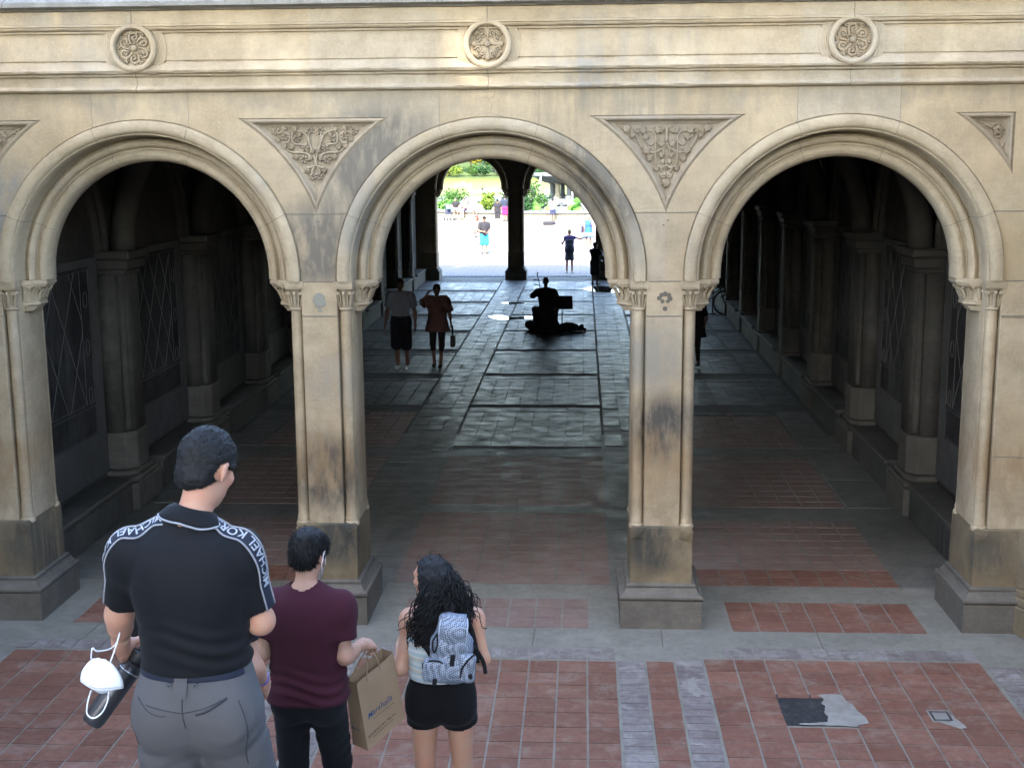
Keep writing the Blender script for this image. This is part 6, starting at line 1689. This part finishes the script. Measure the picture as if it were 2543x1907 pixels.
# seated group, child, pushchair
def sitter(label, x, y, rz, H, top, bottom, hair, fem=False, **kw):
    s = H / 1.75; z0 = .69
    d = dict(pel=(0, 0, .09), nk=(0, .06, .60), hd=(0, .10, .78), shL=(-.18, .05, .555), shR=(.18, .05, .555), elL=(-.25, .1, .28), elR=(.25, .1, .28), wrL=(-.13, .32, .16), wrR=(.13, .32, .16), hpL=(-.09, .02, .07), hpR=(.09, .02, .07),
             knL=(-.12, .46, .06), knR=(.12, .46, .06), anL=(-.12, .50, -.36), anR=(.12, .44, -.36)); d.update(kw)
    return simple(label, (x, y, z0), rz, H, fem, top, bottom, hair, PL, M_shoe_w, .024, None, **d)
def rim(px):
    return FY - math.sqrt((FR) ** 2 - (px - FX) ** 2)
for x, lab, top, bot, hr, rz in ((-8.55, 'man in a black T-shirt and pale shorts sitting on the pool wall', (.02, .02, .022), (.5, .48, .5), (.02, .015, .012), PI * 1.05), (-7.85, 'woman in a coral T-shirt leaning over on the pool wall', (.6, .12, .11), (.03, .04, .08), (.03, .02, .015), PI * .9), (-7.15, 'person in a white T-shirt and pink headscarf sitting on the pool wall', (.72, .72, .70), (.4, .3, .25), (.55, .2, .2), PI * 1.1)):
    sitter(lab, x, rim(x) + .12, rz, 1.68, dict(m=top, sleeve=.65, g=.03, sl_g=.015, z=.05), dict(m=bot, to=.95, g=.03, z=.2), dict(style='bob' if 'headscarf' in lab else 'short', m=hair_mat(hr)))
simple('small child in white standing before the seated group', (-8.0, 81.6, 0), .2, .95, False, dict(m=(.7, .68, .66), sleeve=.7, g=.02), dict(m=(.66, .6, .58), to=1.6, g=.02, name='trousers'), dict(style='short'), PL, M_shoe, .022)
stv = empty('pushchair', (-8.85, 80.6, 0), .4, 'folding pushchair with a teal hood parked in front of the pool wall', 'pushchair')
M_teal = cloth((.10, .26, .26), .8); M_navy = cloth((.03, .035, .06), .8)
m = MB()
for sx in (-.24, .24):
    m.tube([(sx, -.4, .1), (sx, .0, .5), (sx, .35, 1.05), (sx * .9, .42, 1.1)], .016, 5); m.tube([(sx, .38, .12), (sx, .05, .55)], .016, 5)
m.tube([(-.22, .42, 1.1), (.22, .42, 1.1)], .018, 5); m.tube([(-.24, 0, .5), (.24, 0, .5)], .014, 5); m.build('frame', M_blk2, stv, True)
V, Fq = sdf([B((0, .0, .48), (.2, .18, .04), None, .03, .02), B((0, .2, .75), (.2, .05, .26), Rx(-.3), .04, .03)], .02); skin('seat', [(V, Fq)], M_navy, stv)
m = MB(); rows = [[(.24 * math.sin(t) if False else x, .2 - .38 * math.sin(t) * .9, .82 + .34 * math.cos(t)) for x in (-.23, -.1, .1, .23)] for t in np.linspace(-.5, 1.5, 9)]; m.rings(rows, False); hd2 = m.build('hood', M_teal, stv, True); q = hd2.modifiers.new('thick', 'SOLIDIFY'); q.thickness = .015
for x, y in ((-.24, -.4), (.24, -.4), (-.24, .38), (.24, .38)):
    m = MB(); m.lathe([(.001, -.02), (.1, -.02), (.11, 0), (.1, .02), (.001, .02)], (x, y, .11), 14, Ry(PI / 2)); m.build('wheel', M_tyre, stv, True)
simple('person in a white top and navy shorts at the edge of the left far column', (-11.9, 90.2, .5), .2, 1.7, True, dict(m=(.72, .72, .72), sleeve=.6, g=.02), dict(m=(.02, .03, .07), to=.6, g=.03), dict(style='bob', m=hair_mat((.3, .2, .12))), PL, M_shoe, .026)
simple('person in a pale pink shirt and dark trousers stepping along the pool', (-5.35, 88.5, .55), -.9, 1.75, False, dict(m=(.66, .52, .48), sleeve=.9, g=.03), dict(m=(.03, .03, .035), to=1.9, g=.02, name='trousers'), dict(style='short'), PL, M_shoe, .026, elR=(.3, .15, 1.15), wrR=(.33, .4, 1.1))
simple('man with a dark rucksack and cap beyond the fountain', (-4.0, 113, 0), .3, 1.78, False, dict(m=(.03, .035, .06), sleeve=.6, g=.06), dict(m=(.05, .05, .06), to=1.9, g=.02, name='trousers'), dict(style='crop', m=hair_mat((.5, .45, .4))), PL, M_shoe, .03)
simple('woman in a pale top and light jeans beyond the fountain', (-2.6, 112, 0), PI, 1.66, True, dict(m=(.6, .55, .5), sleeve=.5, g=.02), dict(m=(.35, .45, .55), to=1.9, g=.02, name='jeans'), dict(style='bob', m=hair_mat((.15, .08, .04))), PL, M_shoe, .03)
simple('woman in a long white dress beyond the fountain columns', (-1.9, 112.4, 0), PI, 1.7, True, dict(m=(.72, .72, .7), name='dress', sleeve=.4, g=.02, z=.4, skirt=(.4, .15, .28)), None, dict(style='bob', m=hair_mat((.45, .33, .18))), PL, M_shoe, .03)

# lakeside kerb wall, boats
lw = MB(); lw.box(-60, 60, 118.2, 118.8, 0, .45); lw.box(-60, 60, 118.1, 118.9, .451, .56)
tag(lw.build('lakeside_wall', M_fc, None, False, .02), 'low pale stone wall between the plaza and the lake', 'wall')
M_hull = plain('boat_hull', (.55, .57, .6), .4); M_hull2 = plain('boat_inside', (.28, .3, .32), .6); M_oar = plain('oar_wood', (.6, .55, .45), .6)
def boat(label, x, y, rz, shirt):
    o = empty('rowing_boat', (x, y, -.6), rz, label, 'rowing boat', 'rowing boats on the lake')
    rows = []
    for t in np.linspace(-1, 1, 13):
        w = .68 * (1 - abs(t) ** 2.4) + (.12 if t < 0 else .02); zt = .42 + .14 * t * t
        rows.append([(t * 2.1, w * c, zt - (zt + .12) * (1 - abs(c) ** 3)) for c in np.linspace(-1, 1, 9)])
    m = MB(); m.rings(rows, False); h = m.build('hull', M_hull, o, True); q = h.modifiers.new('thick', 'SOLIDIFY'); q.thickness = .04
    m = MB()
    for t in (-.9, 0, .9): m.box(t - .13, t + .13, -.55, .55, .24, .28)
    m.build('thwart', M_hull2, o)
    for s in (-1, 1):
        m = MB(); m.tube([(.1, s * .4, .5), (-.2, s * 2.0, -.02)], .025, 5); m.build('oar', M_oar, o)
    d = dict(pel=(0, 0, .09), nk=(0, .02, .58), hd=(0, .05, .76), shL=(-.18, .02, .535), shR=(.18, .02, .535), elL=(-.25, .1, .3), elR=(.25, .1, .3), wrL=(-.2, .36, .28), wrR=(.2, .36, .28), hpL=(-.09, 0, .07), hpR=(.09, 0, .07), knL=(-.12, .4, .18), knR=(.12, .4, .18), anL=(-.12, .6, -.12), anR=(.12, .6, -.12))
    simple('rower in %s in the %s' % (shirt[0], label.split(',')[0]), (x, y, -.34), rz - PI / 2, 1.75, False, dict(m=shirt[1], sleeve=.6, g=.03, z=.05), dict(m=(.05, .06, .08), to=1.2, g=.03, z=.2), dict(style='crop'), PL, M_shoe, .035, None, **d)
boat('white rowing boat nearest the left column, on the green lake', -13.6, 172, .6, ('a black shirt', (.03, .03, .03)))
boat('white rowing boat left of centre, on the green lake', -20.3, 214, 2.4, ('a white shirt', (.7, .7, .7)))
boat('white rowing boat in mid lake with long oars, on the green lake', -12.0, 176, 2.9, ('a pale shirt', (.6, .6, .62)))

# trees on the far bank
def tree(label, x, y, z, H, cr, mat, seed, n_, size, lean=(0, 0), base=.22, group='trees on the far bank', kind='tree', nb=14, zs=.2):
    o = empty(kind, (x, y, z), 0, label, 'tree', group); g = np.random.default_rng(seed)
    cl = []
    for i in range(nb):
        d = unit(g.normal(size=3)); cl.append(((lean[0] + d[0] * cr[0] * .62, lean[1] + d[1] * cr[1] * .62, H * .58 + d[2] * cr[2] * .66), (cr[0] * g.uniform(.3, .5), cr[1] * g.uniform(.3, .5), cr[2] * g.uniform(.22, .4))))
    leaves(n_, cl, size, seed + 1).build('crown', mat, o)
    m = MB(); m.tube([(0, 0, -.3), (lean[0] * .25, lean[1] * .25, H * .25), (lean[0] * .7, lean[1] * .7, H * .55), (lean[0], lean[1], H * .8)], [base * 1.25, base, base * .65, base * .2], 9)
    for c in cl[:9]:
        a = V3(lean[0] * .5, lean[1] * .5, H * g.uniform(.3, .5)); b = V3(*c[0]); m.tube([a, .5 * (a + b) + V3(0, 0, -.03 * H), b], [base * .45, base * .3, base * .08], 6)
    m.build('trunk', M_bark, o, True); return o
for i, (lab, x, mt, H, n_) in enumerate((('bright yellow green tree at the left end of the far bank', -32.5, 3, 12, 1500), ('yellow leaved bush tree left of the green ones on the far bank', -27.5, 3, 9, 1300), ('fresh green round tree on the far bank behind the boats', -23.5, 0, 10, 1500), ('deep green tree in the middle of the far bank', -19.5, 2, 13, 1500), ('pale grey green tree left of the far column on the far bank', -15.0, 4, 11, 1500),
    ('olive green tree hidden by the far column on the far bank', -10.5, 1, 12, 900), ('dark leaved tree over the fountain basin on the far bank', -6.0, 2, 14, 1500), ('dark green tree right of the basin on the far bank', -1.0, 2, 13, 1200), ('tall green tree at the far right of the far bank', 4.0, 0, 13, 900), ('lime green tree at the far left edge of the far bank', -38, 1, 12, 900))):
    tree(lab, x, 311 + (i % 3) * 1.5, .3, H, (3.6, 3.2, H * .5), LM[mt], 60 + i, n_, .42)
rb = np.random.default_rng(5)
for i in range(12):
    x = -37 + i * 3.4
    plant(['low green shrub at the water line, %s along the far bank' % w for w in ('farthest left', 'second from left', 'third from left', 'fourth from left', 'fifth from left', 'sixth from left', 'seventh from left', 'eighth from left', 'ninth from left', 'tenth from left', 'eleventh from left', 'last on the right')][i], x, 305.5 + rb.random(), -.3, 3.2, 2.0, LM[(3, 3, 1, 0, 2, 4, 0, 2, 2, 2, 0, 1)[i]], 90 + i, 300, .34, 'shrub', 'shrub', 'shrubs on the far bank')
# woodland behind the bank that reads as one mass
g = np.random.default_rng(77)
ws = leaves(9000, [((x, 330 + 8 * (i % 3), 9 + 3 * math.sin(i * 1.7)), (7, 5, 10)) for i, x in enumerate(np.linspace(-75, 45, 22))], .75, 78)
o = ws.build('woodland', LM[2]); o['kind'] = 'stuff'

# tall elms standing over the stairwell behind the camera; they shade the whole stair
for i, (lab, x, y, z, H, cr, lean) in enumerate((('elm overhanging the stairs from the left terrace', -9, -20, 5.4, 27, (8, 6, 8.5), (3.5, 1.5)), ('elm overhanging the stairs from the right terrace', 9, -20, 5.4, 27, (8, 6, 8.5), (-3.5, 1.5)), ('elm behind the head of the stairs', 0, -31, 5.4, 32, (9, 6, 10), (0, 3)), ('elm on the left terrace, set back from the stairs', -17, -30, 5.4, 30, (9, 7, 11), (3, 0)), ('elm on the right terrace, set back from the stairs', 17, -28, 5.4, 28, (8, 7, 10), (-3, 0)))):
    tree(lab, x, y, z, H, cr, LM[0], 120 + i, (9500, 9500, 16000, 8000, 8000)[i], .62, lean, .45, 'elms over the stairs', 'tree', 26)


EXPOSURE = 3.6
# ================================================================ light, sky, camera
EL = math.radians(42); AZ = math.radians(14)          # the sun stands behind the camera, a little to its left
sd = V3(-math.sin(AZ) * math.cos(EL), -math.cos(AZ) * math.cos(EL), math.sin(EL))
L = bpy.data.lights.new('sun', 'SUN'); L.energy = 2.0; L.angle = math.radians(.53); L.color = (1, .955, .88)
lo = bpy.data.objects.new('sun', L); COL.objects.link(lo); lo.rotation_euler = Vector(-sd).to_track_quat('-Z', 'Y').to_euler(); lo.location = (0, 0, 60)
W = bpy.data.worlds.new('World'); sc.world = W; W.use_nodes = True
nt = W.node_tree; bg = nt.nodes['Background']; sky = nt.nodes.new('ShaderNodeTexSky'); sky.sky_type = 'NISHITA'; sky.sun_disc = False
sky.sun_elevation = EL; sky.sun_rotation = math.atan2(sd[0], sd[1]); sky.air_density = 1; sky.dust_density = 1.2; sky.ozone_density = 1
nt.links.new(sky.outputs[0], bg.inputs['Color']); bg.inputs['Strength'].default_value = .15
cam = bpy.data.cameras.new('camera'); co = bpy.data.objects.new('camera', cam); COL.objects.link(co); sc.camera = co
yaw, pitch, roll, fpx = .0564, .1768, -.0071, 2736.2
cy, sy, cp, sp_, cr, sr = math.cos(yaw), math.sin(yaw), math.cos(pitch), math.sin(pitch), math.cos(roll), math.sin(roll)
fw = V3(-sy, cy, 0); rt = V3(cy, sy, 0); up = V3(0, 0, 1)
f2 = fw * cp - up * sp_; u2 = up * cp + fw * sp_; r3 = rt * cr + u2 * sr; u3 = u2 * cr - rt * sr
co.matrix_world = Matrix(((r3[0], u3[0], -f2[0], .8634), (r3[1], u3[1], -f2[1], -11.8299), (r3[2], u3[2], -f2[2], 4.5), (0, 0, 0, 1)))
cam.sensor_fit = 'HORIZONTAL'; cam.sensor_width = 36; cam.lens = 36 * fpx / 2212; cam.clip_start = .05; cam.clip_end = 3000
vs = sc.view_settings; vs.view_transform = 'Standard'; vs.look = 'None'; vs.exposure = EXPOSURE; vs.gamma = 1; vs.use_white_balance = True; vs.white_balance_temperature = 6800; vs.white_balance_tint = 10; vs.use_curve_mapping = False
sc.cycles.use_denoising = True; sc.cycles.max_bounces = 8; sc.cycles.diffuse_bounces = 5; sc.cycles.sample_clamp_indirect = 8
sc.cycles.caustics_reflective = False; sc.cycles.caustics_refractive = False
